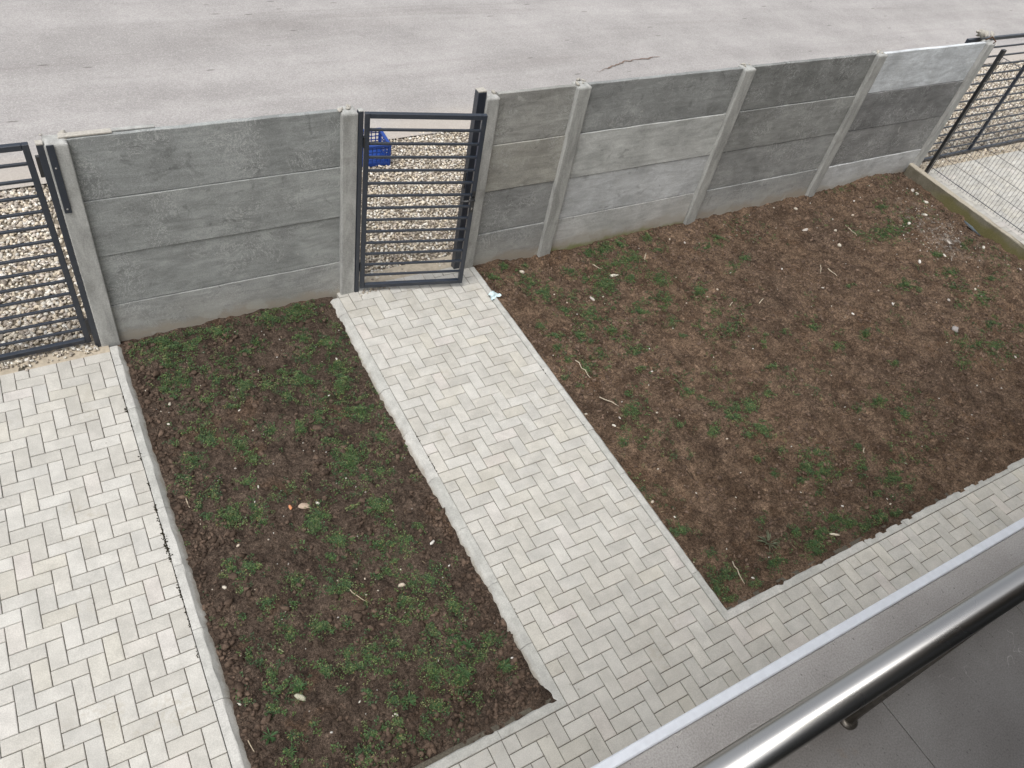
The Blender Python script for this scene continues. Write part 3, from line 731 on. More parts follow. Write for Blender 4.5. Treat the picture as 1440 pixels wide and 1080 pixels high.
def paver_mesh(name, w, l):
    w, l, b = w / 2 - GAP / 2, l / 2 - GAP / 2, .0035
    V = [(sx * w, sy * l, -.05) for sx, sy in ((-1, -1), (1, -1), (1, 1), (-1, 1))]
    V += [(sx * w, sy * l, -.0035) for sx, sy in ((-1, -1), (1, -1), (1, 1), (-1, 1))]
    V += [(sx * (w - b), sy * (l - b), 0) for sx, sy in ((-1, -1), (1, -1), (1, 1), (-1, 1))]
    F = [(8, 9, 10, 11)]
    for k in range(4):
        j = (k + 1) % 4
        F += [(k, j, 4 + j, 4 + k), (4 + k, 4 + j, 8 + j, 8 + k)]
    me = mesh_pd(name, V, F)
    me.materials.append(M['paver'])
    return me


PM = {(1, 2): paver_mesh('paver_lengthwise', .1, .2), (2, 1): paver_mesh('paver_crosswise', .2, .1), (1, 1): paver_mesh('paver_half', .1, .1)}


def bricks(inside, u0, u1, v0, v1):
    """90 degree herringbone on a 10 cm lattice, cut to half stones at the borders"""
    out = []
    for u in range(u0 - 2, u1 + 2):
        for v in range(v0 - 2, v1 + 2):
            for cells in ([(u, v), (u, v + 1)] if (v + u) % 4 == 0 else None, [(u, v), (u + 1, v)] if (u + v - 2) % 4 == 0 else None):
                if not cells:
                    continue
                c = [q for q in cells if inside(*q)]
                if len(c) == 2:
                    out.append((u, v, 1, 2) if cells[1][0] == u else (u, v, 2, 1))
                elif len(c) == 1:
                    out.append((*c[0], 1, 1))
    return out


def lay(br, x0, y0, parent_of, single):
    """single(x,y) decides which stones become parts; the others are joined"""
    rest = {}
    for (u, v, w, l) in br:
        x, y = x0 + .1 * (u + w / 2), y0 - .1 * (v + l / 2)
        sink = .006 * float(vnoise(np.array(x), np.array(y), 1.3, 21)) + random.uniform(-.0012, .0012)
        if single(x, y):
            obj('paver', PM[(w, l)], parent_of(x, y), (x, y, sink), (random.gauss(0, .006), random.gauss(0, .006), random.gauss(0, .005)))
        else:
            rest.setdefault(parent_of(x, y), []).append((x, y, sink, w, l))
    for par, L in rest.items():
        V, F, T, b = [], [], [], 0
        for (x, y, s, w, l) in L:
            me = PM[(w, l)]
            V += [(q.co.x + x, q.co.y + y, q.co.z + s) for q in me.vertices]
            F += [[i + b for i in p.vertices] for p in me.polygons]
            T += [[random.random()] * 3] * len(me.vertices)
            b += len(me.vertices)
        tag(obj('paver_field', mesh_np('paver_field', V, F, False, np.array(T)), par, mat=M['paver']), kind='stuff')


def sand(x0, x1, y0, y1):
    return mesh_pd('sand_bed', [(x0, y0, -.009), (x1, y0, -.009), (x1, y1, -.009), (x0, y1, -.009)], [(0, 1, 2, 3)])


path = structure('garden_path', sand(0.0, 1.4, -4.1, .07), M['joint'])
hpath = structure('house_path', sand(-2.0, 6.6, -5.45, -4.1005), M['joint'])
drive = structure('driveway', sand(-5.6, -2.003, -5.45, .0), M['joint'])
ndrive = structure('neighbour_driveway', sand(8.66, 13.6, -5.45, .03), M['joint'])

br = bricks(lambda u, v: (0 <= u < 14 and -1 <= v < 42) or (-20 <= u < 66 and 42 <= v < 54), -20, 66, -1, 54)
lay(br, 0, 0, lambda x, y: path if y > -4.2 else hpath, lambda x, y: y > -4.2 or (y > -5.06 and -1.15 < x < 5.3))
br = bricks(lambda u, v: -22 <= u < 14 and 2 <= v < 56, -22, 14, 2, 56)
lay(br, -3.4, .153, lambda x, y: drive, lambda x, y: x > -3.35 and y > -3.98)
br = bricks(lambda u, v: 0 <= u < 48 and 0 <= v < 54, 0, 48, 0, 54)
lay(br, 8.70, .03, lambda x, y: ndrive, lambda x, y: False)

# ------------------------------------------------------------------ kerb stones
def kerb(parent, o, along, side, L, m0=0.0, m1=0.0):
    """one edging stone: flat top, bevelled towards the soil; m0 / m1 mitre its ends"""
    prof = [(0, -.13), (0, -.002), (.003, .003), (.052, .003), (.059, -.001), (.104, -.052), (.108, -.13)]
    a, s = Vector((*along, 0)), Vector((*side, 0))
    j = random.uniform(-.002, .002)
    V = []
    nseg = 5
    for e in range(nseg + 1):
        t0 = .0015 + (L - .003) * e / nseg
        for (p, z) in prof:
            m = m0 * p * (1 - e / nseg) - m1 * p * (e / nseg)
            wob = random.uniform(-.0022, .0022) if z < -.0015 or p > .05 else 0
            V.append(Vector((*o, 0)) + a * (t0 + m) + s * (p + (wob if p > .01 else 0)) + Vector((0, 0, z + j + (wob if p > .01 else 0))))
    n = len(prof)
    F = []
    for e in range(nseg):
        F += [(e * n + i, e * n + i + 1, (e + 1) * n + i + 1, (e + 1) * n + i) for i in range(n - 1)]
    F += [tuple(range(n)), tuple(range(nseg * n + n - 1, nseg * n - 1, -1))]
    cen = Vector((*o, 0)) + a * (L / 2)
    me = mesh_pd('kerb_stone', [v - cen for v in V], F)
    bm = bmesh.new(); bm.from_mesh(me)
    bmesh.ops.recalc_face_normals(bm, faces=bm.faces)
    bm.to_mesh(me); bm.free()
    me.materials.append(M['kerb'])
    return obj('kerb_stone', me, parent, cen)


def kerb_run(parent, o, along, side, cuts, m0=0, m1=0):
    for i in range(len(cuts) - 1):
        a, b = cuts[i], cuts[i + 1]
        kerb(parent, (o[0] + along[0] * a, o[1] + along[1] * a), along, side, b - a, m0 if i == 0 else 0, m1 if i == len(cuts) - 2 else 0)


yc = [.0] + [.23 + .5 * k for k in range(8)] + [4.2]
kerb_run(path, (-.002, 0), (0, -1), (-1, 0), yc, 0, 1)
kerb_run(path, (1.402, .03), (0, -1), (1, 0), [0, .31, .81, 1.31, 1.81, 2.31, 2.81, 3.31, 3.81, 4.23], 0, 1)
kerb_run(drive, (-1.998, .0), (0, -1), (1, 0), yc + [4.7, 5.2], 0, 0)
kerb_run(hpath, (-1.888, -4.198), (1, 0), (0, 1), [0, .39, .89, 1.39, 1.886], 0, 1)
kerb_run(hpath, (1.402, -4.198), (1, 0), (0, 1), [.0] + [.58 + .5 * k for k in range(13)] + [6.95], 1, 0)

# dirt and moss that has settled in the joint beside the driveway kerb
pos, sz = [], []
for (y, n, s) in [(-.62, 8, .02), (-.735, 26, .018), (-.93, 6, .02), (-1.23, 8, .014), (-1.5, 10, .02), (-1.72, 30, .02), (-1.92, 60, .07), (-2.1, 60, .06), (-2.4, 26, .05), (-2.62, 20, .05), (-2.9, 6, .05)]:
    for k in range(n):
        pos.append((-2.002 + random.gauss(0, .006), y + random.gauss(0, s), .001)); sz.append(random.uniform(.003, .007))
for (x, y, n) in [(-.002, -1.0, 4), (-.002, -1.8, 10), (-.002, -2.1, 16), (-.002, -3.5, 6), (1.40, -1.5, 8), (1.41, -2.2, 8)]:
    for k in range(n):
        pos.append((x + random.gauss(0, .005), y + random.gauss(0, .04), .001)); sz.append(random.uniform(.003, .007))
v, f, k = lumps(np.array(pos), np.array(sz), (.4, .7), 1, .2)
tag(obj('joint_moss', mesh_np('joint_moss', v, f, True), mat=M['moss']), 'dark moss and dirt clumps caught in the joints beside the kerbs', 'moss', kind='stuff')

# ------------------------------------------------------------------ soil beds
def h_small(X, Y):
    e = np.minimum(np.minimum(np.asarray(X) + 1.90, -.10 - np.asarray(X)), np.asarray(Y) + 4.10)      # distance from the kerbs
    k = .30 + .70 * sstep(.0, .22, e)
    base = -.046 + .012 * sstep(-.8, .05, Y) + .030 * sstep(-3.9, -4.1, Y)
    return base + k * (.040 * fbm(X, Y, 1.3, 31) + .040 * fbm(X, Y, 5.5, 41, 3)) + (.4 + .6 * k) * (.022 * fbm(X, Y, 20, 51, 2) + .022 * np.abs(vnoise(X, Y, 15, 61)) + .010 * np.abs(vnoise(X, Y, 38, 65)))


def h_large(X, Y):
    s = sstep(4.6, 8.3, X)
    e = np.minimum(np.asarray(X) - 1.50, np.asarray(Y) + 4.10)
    k = .30 + .70 * sstep(.0, .25, e)
    base = -.028 - .045 * np.exp(-((Y - .1) / .9) ** 2) * (1 - s) * sstep(1.5, 2.2, X) + .075 * s * sstep(-4.1, -2.0, Y) + .020 * sstep(-3.7, -4.1, Y) - sstep(7.75, 8.36, X) * (.022 + .055 * np.exp(-((np.asarray(Y) + 1.15) / .45) ** 2))
    return base + k * (.055 * fbm(X, Y, 1.0, 33) + .046 * fbm(X, Y, 5, 43, 3)) + (.4 + .6 * k) * (.026 * fbm(X, Y, 20, 53, 2) + .028 * np.abs(vnoise(X, Y, 15, 63)) + .012 * np.abs(vnoise(X, Y, 38, 67)))


def bed(name, x0, x1, y0, y1, step, hf):
    V, F = sheet(x0, x1, y0, y1, int((x1 - x0) / step), int((y1 - y0) / step), hf)
    return structure(name, mesh_np(name, V, F, True), M['soil'])


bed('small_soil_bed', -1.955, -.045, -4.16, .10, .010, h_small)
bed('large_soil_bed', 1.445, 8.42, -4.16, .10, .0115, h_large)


def clod_set(n, x0, x1, y0, y1, hf, smin, smax, bias):
    x = rng.uniform(x0, x1, n * 4); y = rng.uniform(y0, y1, n * 4)
    w = bias(x, y)
    keep = rng.uniform(0, 1, len(x)) < w
    x, y = x[keep][:n], y[keep][:n]
    s = smin + (smax - smin) * rng.uniform(0, 1, len(x)) ** 3.5
    return np.stack([x, y, hf(x, y) + .15 * s], -1), s


def b_small(x, y):
    e = np.exp(-((x + 1.86) / .10) ** 2) * 1.0 + np.exp(-((x + .13) / .09) ** 2) * sstep(-1.6, -2.6, y) + np.exp(-((y + 4.02) / .12) ** 2)
    return np.clip(.10 + e + .35 * (fbm(x, y, 3, 77) > .22), 0, 1)


def b_large(x, y):
    return np.clip(.22 + .7 * (fbm(x, y, 2.2, 79) > .15) + .25 * np.exp(-((y) / .3) ** 2), 0, 1)


P, S, T = [], [], []
a = clod_set(7000, -1.89, -.105, -4.07, .04, h_small, .003, .026, b_small)
b = clod_set(22000, 1.50, 8.32, -4.06, .04, h_large, .003, .021, b_large)
for nm, (pp, ss), lab in (('small_bed_clods', a, 'dark clods and crumbs of damp soil in the narrow bed'), ('large_bed_clods', b, 'brown clods and crumbs of soil across the wide bed')):
    v, f, k = lumps(pp, ss, (.45, .8), 1, .3)
    tn = np.repeat(rng.uniform(0, 1, (len(pp), 1)) * np.ones((1, 3)), k, 0)
    tag(obj(nm, mesh_np(nm, v, f, False, tn), mat=M['clod']), lab, 'soil clods', kind='stuff')
# a few heavier lumps with facets
pp = np.array([(x, y, float(h_small(np.array(x), np.array(y))) + .01) for x, y in
               [(-1.72, -.42), (-1.44, -.5), (-1.86, -1.75), (-1.84, -2.9), (-1.80, -3.0), (-1.75, -2.62), (-1.6, -2.6), (-1.66, -2.45), (-1.83, -3.2), (-1.82, -3.35), (-.2, -3.3), (-.17, -3.1),
                (-.16, -3.55), (-.22, -3.9), (-.3, -4.0), (-.95, -3.0), (-1.0, -3.05), (-.7, -1.4), (-.62, -1.32), (-.9, -.35), (-1.0, -.4)]])
v, f, k = lumps(pp, rng.uniform(.020, .036, len(pp)), (.5, .75), 2, .17)
tag(obj('heavy_clods', mesh_np('heavy_clods', v, f, False, np.full((len(v), 3), .5)), mat=M['clod']), 'heavier lumps of dark soil along the edges of the narrow bed', 'soil clods', kind='stuff')

# ------------------------------------------------------------------ weeds
def leaf_batch(cx, cy, cz, L, W, az, el, droop=.25):
    """folded four-cornered leaves, two faces each"""
    n = len(cx)
    dx, dy, dz = np.cos(az) * np.cos(el), np.sin(az) * np.cos(el), np.sin(el)
    sx, sy = -np.sin(az), np.cos(az)
    p0 = np.stack([cx, cy, cz], -1)
    D = np.stack([dx, dy, dz], -1)
    Sd = np.stack([sx, sy, np.zeros(n)], -1)
    mid = p0 + D * (L * .55)[:, None] + np.array([0, 0, 1.0]) * (L * .06)[:, None]
    tip = p0 + D * L[:, None] - np.array([0, 0, 1.0]) * (L * droop)[:, None]
    l = mid + Sd * (W / 2)[:, None] + np.array([0, 0, 1.0]) * (W * .2)[:, None]
    r = mid - Sd * (W / 2)[:, None] + np.array([0, 0, 1.0]) * (W * .2)[:, None]
    V = np.stack([p0, l, tip, r], 1).reshape(-1, 3)
    i = np.arange(n)[:, None] * 4
    F = np.concatenate([i + np.array([[0, 3, 2]]), i + np.array([[0, 2, 1]])], 0)
    return V, F


GREEN = np.array([(.052, .100, .034), (.070, .125, .042), (.042, .080, .032), (.095, .140, .048), (.050, .092, .042), (.120, .140, .062)])


def weeds(patches, hf, lim, name, label, thin):
    X, Y, D = [], [], []
    for (cx, cy, ax, ay, bx, by, d) in patches:
        area = abs(ax * by - ay * bx) * math.pi
        nt = max(5, int(area * 3800 * d))
        r = np.abs(rng.normal(0, .72, nt))
        th = rng.uniform(0, 2 * np.pi, nt)
        X.append(cx + ax * r * np.cos(th) + bx * r * np.sin(th)); Y.append(cy + ay * r * np.cos(th) + by * r * np.sin(th)); D.append(np.full(nt, d))
    x0, x1, y0, y1 = lim
    nl = int((x1 - x0) * (y1 - y0) * thin)
    xs, ys = rng.uniform(x0, x1, nl), rng.uniform(y0, y1, nl)
    dens = sstep(.0, .30, fbm(xs, ys, 2.6, 17)) * (.35 + .65 * sstep(-2.6, -.4, ys)) if x1 < 1 else sstep(.05, .35, fbm(xs, ys, 2.2, 19))
    kp = rng.uniform(0, 1, nl) < dens
    X.append(xs[kp]); Y.append(ys[kp]); D.append(np.full(kp.sum(), .2))
    X, Y, D = np.concatenate(X), np.concatenate(Y), np.concatenate(D)
    ok = (X > x0) & (X < x1) & (Y > y0) & (Y < y1) & (fbm(X, Y, 13, 91) + .55 * fbm(X, Y, 45, 95) > -.20)
    X, Y, D = X[ok], Y[ok], D[ok]
    n = len(X)
    per = 11
    tr = rng.uniform(.006, .024, n)
    th = rng.uniform(0, 2 * np.pi, (n, per)); rr = np.sqrt(rng.uniform(0, 1, (n, per))) * tr[:, None]
    lx = (X[:, None] + rr * np.cos(th)).ravel(); ly = (Y[:, None] + rr * np.sin(th)).ravel()
    hgt = (rng.uniform(0, 1, (n, per)) * (.011 * (1 - rr / (tr[:, None] + 1e-4)) + .004)).ravel()
    lz = hf(lx, ly) + .005 + hgt
    L = rng.uniform(.008, .018, n * per); W = L * rng.uniform(.35, .65, n * per)
    az = (th + rng.normal(0, .7, (n, per))).ravel(); el = rng.uniform(-.1, .85, n * per)
    V, F = leaf_batch(lx, ly, lz, L, W, az, el)
    tuft = GREEN[rng.integers(0, len(GREEN), n)] * rng.uniform(.85, 1.4, (n, 1))
    tn = np.repeat(tuft, per, 0) * rng.uniform(.55, 1.6, (n * per, 1))
    dry = rng.uniform(0, 1, n * per) < .03
    tn[dry] = (.26, .22, .09)
    o = obj(name, mesh_np(name, V, F, False, np.repeat(tn, 4, 0)), mat=M['leaf'])
    return tag(o, label, 'weeds', kind='stuff')


weeds(WEEDS_SMALL, h_small, (-1.88, -.11, -4.08, .03), 'chickweed_cover', 'low green weeds spreading in patches over the narrow dark bed', 1000)
weeds(WEEDS_LARGE, h_large, (1.50, 8.3, -4.08, .03), 'sparse_weed_cover', 'sparse green weeds dotted over the wide brown bed', 260)


def rosette(x, y, hf, n, L, c, label, group=None, wide=.16, el=(.1, .6)):
    z = float(hf(np.array(x), np.array(y)))
    az = np.linspace(0, 2 * np.pi, n, endpoint=False) + rng.normal(0, .2, n)
    Ls = rng.uniform(.6, 1.1, n) * L
    e = rng.uniform(*el, n)
    V, F = leaf_batch(np.zeros(n), np.zeros(n), np.full(n, .004), Ls, Ls * wide * rng.uniform(.8, 1.3, n), az, e, .12)
    tn = np.repeat(np.array([c]) * rng.uniform(.75, 1.3, (n, 1)), 4, 0)
    o = obj('rosette_weed', mesh_np('rosette_weed', V, F, False, tn), None, (x, y, z), None, M['leaf'])
    return tag(o, label, 'weed', group)


rosette(2.213, -3.808, h_large, 22, .115, (.20, .235, .155), 'pale spiky star-shaped weed standing alone near the house path kerb', None, .07, (.15, .9))
for (x, y, L) in [(-1.756, -3.559, .062), (-1.678, -3.703, .058), (-.532, -3.718, .08), (-.70, -3.64, .07), (-.919, -3.72, .07), (-.249, -3.774, .075), (-.40, -3.55, .06), (-1.51, -3.342, .055)]:
    rosette(x, y, h_small, random.randint(14, 20), L, (.058, .125, .045), 'dark green leafy rosette weed in the narrow bed, ' + ('near the driveway kerb' if x < -1.4 else 'near the garden path corner' if x > -.8 else 'in the open middle'), 'rosette weeds in the narrow bed')

# ------------------------------------------------------------------ stones, sticks and litter on the soil
STONE = []
for q in range(5):
    v, f, k = lumps(np.zeros((1, 3)), np.array([1.0]), (.55, .7), 2, .11, .2)
    STONE.append((v, f))
SCOL = [(.60, .57, .51), (.54, .49, .41), (.48, .41, .33), (.66, .64, .60), (.44, .40, .36)]
SM = []
for q, (v, f) in enumerate(STONE):
    me = mesh_np('stone', v, f, True, np.full((len(v), 3), 1.0) * np.array(SCOL[q]))
    me.materials.append(M['stone'])
    SM.append(me)


def where_large(x, y):
    if y > -.75: return 'close to the long concrete wall'
    if x < 2.3: return 'near the garden path kerb'
    if y < -3.4: return 'near the house path kerb'
    if x > 6.9: return 'near the mossy plinth'
    return 'out in the middle of the soil'


def where_small(x, y):
    if y > -.75: return 'close to the short concrete wall'
    if x < -1.45: return 'near the driveway kerb'
    if x > -.62: return 'near the garden path kerb'
    return 'out in the middle of the soil'


def stones(lst, hf, label, group, where):
    seen = []
    for (x, y, r) in lst:
        if any((x - a) ** 2 + (y - b) ** 2 < .0012 for a, b in seen):
            continue
        seen.append((x, y))
        z = float(hf(np.array(x), np.array(y)))
        r *= .92
        o = obj('stone', random.choice(SM), None, (x, y, z + r * .3), (random.gauss(0, .15), random.gauss(0, .15), random.uniform(0, 6.28)))
        o.scale = (r, r * random.uniform(.7, 1), r * random.uniform(.8, 1.1))
        tag(o, ('tiny ' if r < .0135 else 'small ') + label + ' ' + where(x, y), 'stone', group)


stones(STONES_SMALL, h_small, 'pale stone on the narrow weedy bed', 'pale stones on the narrow bed', where_small)
stones(STONES_LARGE, h_large, 'pale stone on the wide brown bed', 'pale stones on the wide bed', where_large)


def special(name, x, y, hf, size, c, label, cat, dz=.0):
    v, f, k = lumps(np.zeros((1, 3)), np.array([1.0]), (.5, .6), 2, .12, .15)
    me = mesh_np(name, v * np.array(size), f, True, np.tile(np.array(c), (len(v), 1)))
    z = float(hf(np.array(x), np.array(y)))
    o = obj(name, me, None, (x, y, z + size[2] * .35 + dz), (0, 0, random.uniform(0, 3)), M['stone'])
    return tag(o, label, cat)


special('stone', 6.174, -2.598, h_large, (.055, .045, .05), (.30, .28, .27), 'largest dark grey stone on the wide brown bed', 'stone')
special('brick_fragment', -1.137, -2.047, h_small, (.022, .018, .02), (.55, .24, .12), 'small orange brick chip on the narrow bed', 'brick chip')
special('wood_chip', -1.036, -2.066, h_small, (.055, .026, .02), (.40, .31, .24), 'curled brown wood chip beside the orange brick chip', 'wood chip')
special('stone', -1.521, -3.408, h_small, (.042, .018, .025), (.36, .35, .27), 'long olive grey stone beside a rosette weed', 'stone')
special('mortar_scrap', 2.896, -.493, h_large, (.065, .022, .02), (.62, .58, .50), 'flat pale mortar scrap among weeds near the wall', 'mortar scrap')
special('bone_fragment', 2.793, -3.991, h_large, (.018, .045, .02), (.62, .56, .46), 'long pale scrap standing beside the house path kerb', 'scrap')

# fine pale chips nobody would count
n = 420
x = rng.uniform(1.55, 8.25, n); y = rng.uniform(-4.0, 0, n)
w = .25 + .75 * sstep(4.5, 7.5, x) * sstep(-3.2, -1.5, y)
kp = rng.uniform(0, 1, n) < w
x, y = x[kp], y[kp]
x2 = rng.normal(7.5, .28, 150); y2 = rng.normal(-1.15, .30, 150)
x2, y2 = np.clip(x2, 6.5, 8.25), y2
x, y = np.concatenate([x, x2]), np.concatenate([y, y2])
z = h_large(x, y) + .002
v, f, k = lumps(np.stack([x, y, z], -1), rng.uniform(.004, .011, len(x)), (.5, .9), 1, .15)
tn = np.repeat(np.array(SCOL)[rng.integers(0, 5, len(x))] * rng.uniform(.6, 1.0, (len(x), 1)), k, 0)
tag(obj('pale_chips', mesh_np('pale_chips', v, f, True, tn), mat=M['stone']), 'tiny pale chips scattered over the wide bed', 'chips', kind='stuff')
n = 110
x = rng.uniform(-1.85, -.12, n); y = rng.uniform(-4.0, 0, n)
v, f, k = lumps(np.stack([x, y, h_small(x, y) + .002], -1), rng.uniform(.004, .008, n), (.5, .9), 1, .15)
tn = np.repeat(np.array(SCOL)[rng.integers(0, 5, n)] * rng.uniform(.5, 1.0, (n, 1)), k, 0)
tag(obj('pale_grit', mesh_np('pale_grit', v, f, True, tn), mat=M['stone']), 'tiny pale grit scattered over the narrow bed', 'grit', kind='stuff')


def stick(a, b, hf, r, c, label, group):
    P = []
    bend = random.uniform(-.012, .012)
    for k in range(6):
        t = k / 5
        x, y = a[0] * (1 - t) + b[0] * t + bend * math.sin(math.pi * t), a[1] * (1 - t) + b[1] * t
        P.append(Vector((x, y, float(hf(np.array(x), np.array(y))) + r + .006)))
    cen = P[0].copy()
    me = tube_mesh('stalk', [p - cen for p in P], [r, r, r * .95, r * .9, r * .8, r * .5], 5)
    at = me.attributes.new('tint', 'FLOAT_COLOR', 'POINT')
    at.data.foreach_set('color', np.tile(np.array([*c, 1.0], dtype=np.float32), len(me.vertices)))
    o = obj('stalk', me, None, cen, None, M['straw'])
    return tag(o, label, 'stalk', group)


for a, b in [((6.43, -.65), (6.39, -.88)), ((5.44, -1.28), (5.456, -1.42)), ((5.41, -1.19), (5.31, -1.30)), ((1.756, -1.505), (1.79, -1.733)), ((3.853, -1.368), (3.931, -1.327)), ((4.227, -1.441), (4.321, -1.404)),
             ((1.74, -1.963), (1.834, -2.137)), ((1.79, -3.822), (1.743, -4.018)), ((3.777, -3.413), (3.731, -3.46)), ((2.75, -.30), (2.84, -.36)), ((3.4, -.40), (3.46, -.33))]:
    stick(a, b, h_large, .0055, (.46, .40, .31), 'dry pale stalk on the wide brown bed ' + where_large(*a), 'dry stalks on the wide bed')
for a, b in [((-1.794, -1.696), (-1.788, -1.776)), ((-1.541, -3.051), (-1.517, -3.081)), ((-1.876, -3.526), (-1.862, -3.605)), ((-.98, -2.85), (-.90, -2.97))]:
    stick(a, b, h_small, .004, (.42, .35, .26), 'dry pale stalk on the narrow dark bed ' + where_small(*a), 'dry stalks on the narrow bed')

# fine straw litter
n = 520
x = np.concatenate([rng.uniform(1.55, 8.25, 400), rng.uniform(-1.85, -.12, 120)]); y = rng.uniform(-4.0, 0, n)
z = np.where(x > 0, h_large(x, y), h_small(x, y)) + .006
V, F = leaf_batch(x, y, z, rng.uniform(.02, .07, n), rng.uniform(.002, .004, n), rng.uniform(0, 6.28, n), rng.uniform(-.1, .15, n), 0)
tn = np.repeat(np.array([(.36, .29, .20)]) * rng.uniform(.4, 1.2, (n, 1)), 4, 0)
tag(obj('straw_litter', mesh_np('straw_litter', V, F, False, tn), mat=M['straw']), 'fine bits of straw scattered over both soil beds', 'straw', kind='stuff')

# crumpled wipe on the path kerb, slate shard by the neighbour's plinth
V, F = sheet(-.06, .06, -.04, .04, 14, 10, lambda X, Y: .018 + .05 * fbm(X, Y, 22, 5) + .02 * vnoise(X, Y, 50, 6))
V[:, 0] *= 1 + .5 * fbm(V[:, 0], V[:, 1], 14, 9); V[:, 1] *= 1 + .8 * fbm(V[:, 0], V[:, 1], 18, 12)
V[:, 2] = np.maximum(V[:, 2], .001)
w = obj('paper_wipe', mesh_np('paper_wipe', V, F, True), None, (1.435, -.45, .004), (0, 0, .4), M['tissue'])
tag(w, 'crumpled pale blue wipe lying on the path kerb near the gate', 'wipe')
V = [(-.13, -.01, 0), (-.02, .05, .012), (.11, .035, .01), (.15, -.025, 0), (.02, -.045, 0), (-.10, -.03, -.01)]
V += [(a, b, c + .014) for a, b, c in V]
F = [(5, 4, 3, 2, 1, 0), (6, 7, 8, 9, 10, 11)] + [(k, (k + 1) % 6, 6 + (k + 1) % 6, 6 + k) for k in range(6)]
s = obj('slate_shard', mesh_pd('slate_shard', V, F), None, (8.24, -1.28, float(h_large(np.array(8.24), np.array(-1.28))) + .02), (.1, -.25, 1.9), M['slate'])
tag(s, 'flat blue grey slate shard leaning by the low concrete plinth', 'slate shard')

# ------------------------------------------------------------------ concrete panel fence
def post_mesh(w, dpt, top, bot=-.35):
    bm = bmesh.new()
    bmesh.ops.create_cube(bm, size=1.0)
    bmesh.ops.scale(bm, vec=(w, dpt, top - bot), verts=bm.verts)
    bmesh.ops.translate(bm, vec=(0, 0, (top + bot) / 2), verts=bm.verts)
    bmesh.ops.bevel(bm, geom=[e for e in bm.edges if all(v.co.z > top - .01 for v in e.verts)], offset=.022, segments=3, profile=.5, affect='EDGES')
    bmesh.ops.bevel(bm, geom=[e for e in bm.edges if abs(e.verts[0].co.z - e.verts[1].co.z) > 1], offset=.008, segments=2, profile=.5, affect='EDGES')
    me = bpy.data.meshes.new('post')
    bm.to_mesh(me); bm.free()
    me.materials.append(M['post'])
    return me


def panel_mesh(w, h, seed):
    """slab with slightly uneven edges"""
    nx, t = 24, .042
    r = np.random.default_rng(seed)
    V, F = [], []
    et = fbm(np.linspace(0, w, nx + 1), np.full(nx + 1, seed * 3.1), 5, seed) * .006
    eb = fbm(np.linspace(0, w, nx + 1), np.full(nx + 1, seed * 5.7), 5, seed + 9) * .005
    b = .004
    ring = []
    for i in range(nx + 1):
        x = -w / 2 + w * i / nx
        zt, zb = h / 2 + et[i] - .0025, -h / 2 + eb[i] + .0025
        pr = [(-t / 2, zb + b), (-t / 2, zt - b), (-t / 2 + b, zt), (t / 2 - b, zt), (t / 2, zt - b), (t / 2, zb + b), (t / 2 - b, zb), (-t / 2 + b, zb)]
        V += [(x, y, z) for y, z in pr]
    n = 8
    for i in range(nx):
        F += [(i * n + k, (i + 1) * n + k, (i + 1) * n + (k + 1) % n, i * n + (k + 1) % n) for k in range(n)]
    F += [tuple(range(n)), tuple(nx * n + k for k in range(n - 1, -1, -1))]
    me = mesh_pd('panel', V, F)
    bm = bmesh.new(); bm.from_mesh(me)
    bmesh.ops.recalc_face_normals(bm, faces=bm.faces)
    bm.to_mesh(me); bm.free()
    return me


YP, YF = .096, .03      # panel centre plane, post front


def post(parent, x, w, top=1.872, tilt=0.0):
    rx = parent.location.x
    return obj('post', post_mesh(w, .13, top), parent, (x - rx, YF + .065, 0), (0, tilt, 0))


SEED = [0]


def bay(parent, x0, x1, cols, labels=None, low='panel_low'):
    rx = parent.location.x
    for i, c in enumerate(cols):                       # from the top panel down
        z1 = 1.868 - .5 * i
        h = .5
        SEED[0] += 1
        me = panel_mesh(x1 - x0, h, SEED[0])
        o = obj('panel', me, parent, ((x0 + x1) / 2 - rx, YP + (-.004 if i % 2 else .004) * random.uniform(.3, 1.4), z1 - h / 2), (random.gauss(0, .006), 0, 0), M[low] if i == 3 else M['panel'], c)
        if labels and labels[i]:
            o['label'] = labels[i]


g1 = (.235, .245, .240); g2 = (.215, .225, .222); dk = (.155, .16, .158); md = (.255, .26, .255); pale = (.40, .415, .42); blue = (.43, .455, .475)
fl = thing('panel_wall', 'short grey concrete panel wall between driveway gate and garden gate', 'wall', (-.93, 0, 0))
post(fl, -1.978, .145, 1.872, .012)
post(fl, .098, .132, 1.862)
bay(fl, -1.912, .036, [g2, g1, g1, (.242, .248, .243)])
fr = thing('panel_wall', 'long grey concrete panel wall with mixed dark and pale panels beside the wide bed', 'wall', (5.0, 0, 0))
post(fr, 1.385, .125, 1.862)
for x in (2.335, 4.405, 6.485, 8.590):
    post(fr, x, .145)
bay(fr, 1.45, 2.262, [(.25, .25, .235), (.275, .27, .245), (.205, .21, .208), (.215, .22, .218)])
bay(fr, 2.41, 4.33, [(.205, .213, .21), (.375, .385, .375), (.425, .440, .450), (.38, .385, .38)], [None, 'pale grey panel', 'paler bluish grey panel', None], 'panel_moss')
bay(fr, 4.48, 6.41, [(.160, .165, .160), (.205, .210, .203), (.228, .234, .230), (.265, .272, .27)], ['darkest grey panel', None, None, None])
bay(fr, 6.56, 8.515, [(.46, .485, .505), (.150, .152, .152), (.190, .192, .190), (.40, .41, .415)], ['pale blue grey top panel', 'dark grey panel', None, None])


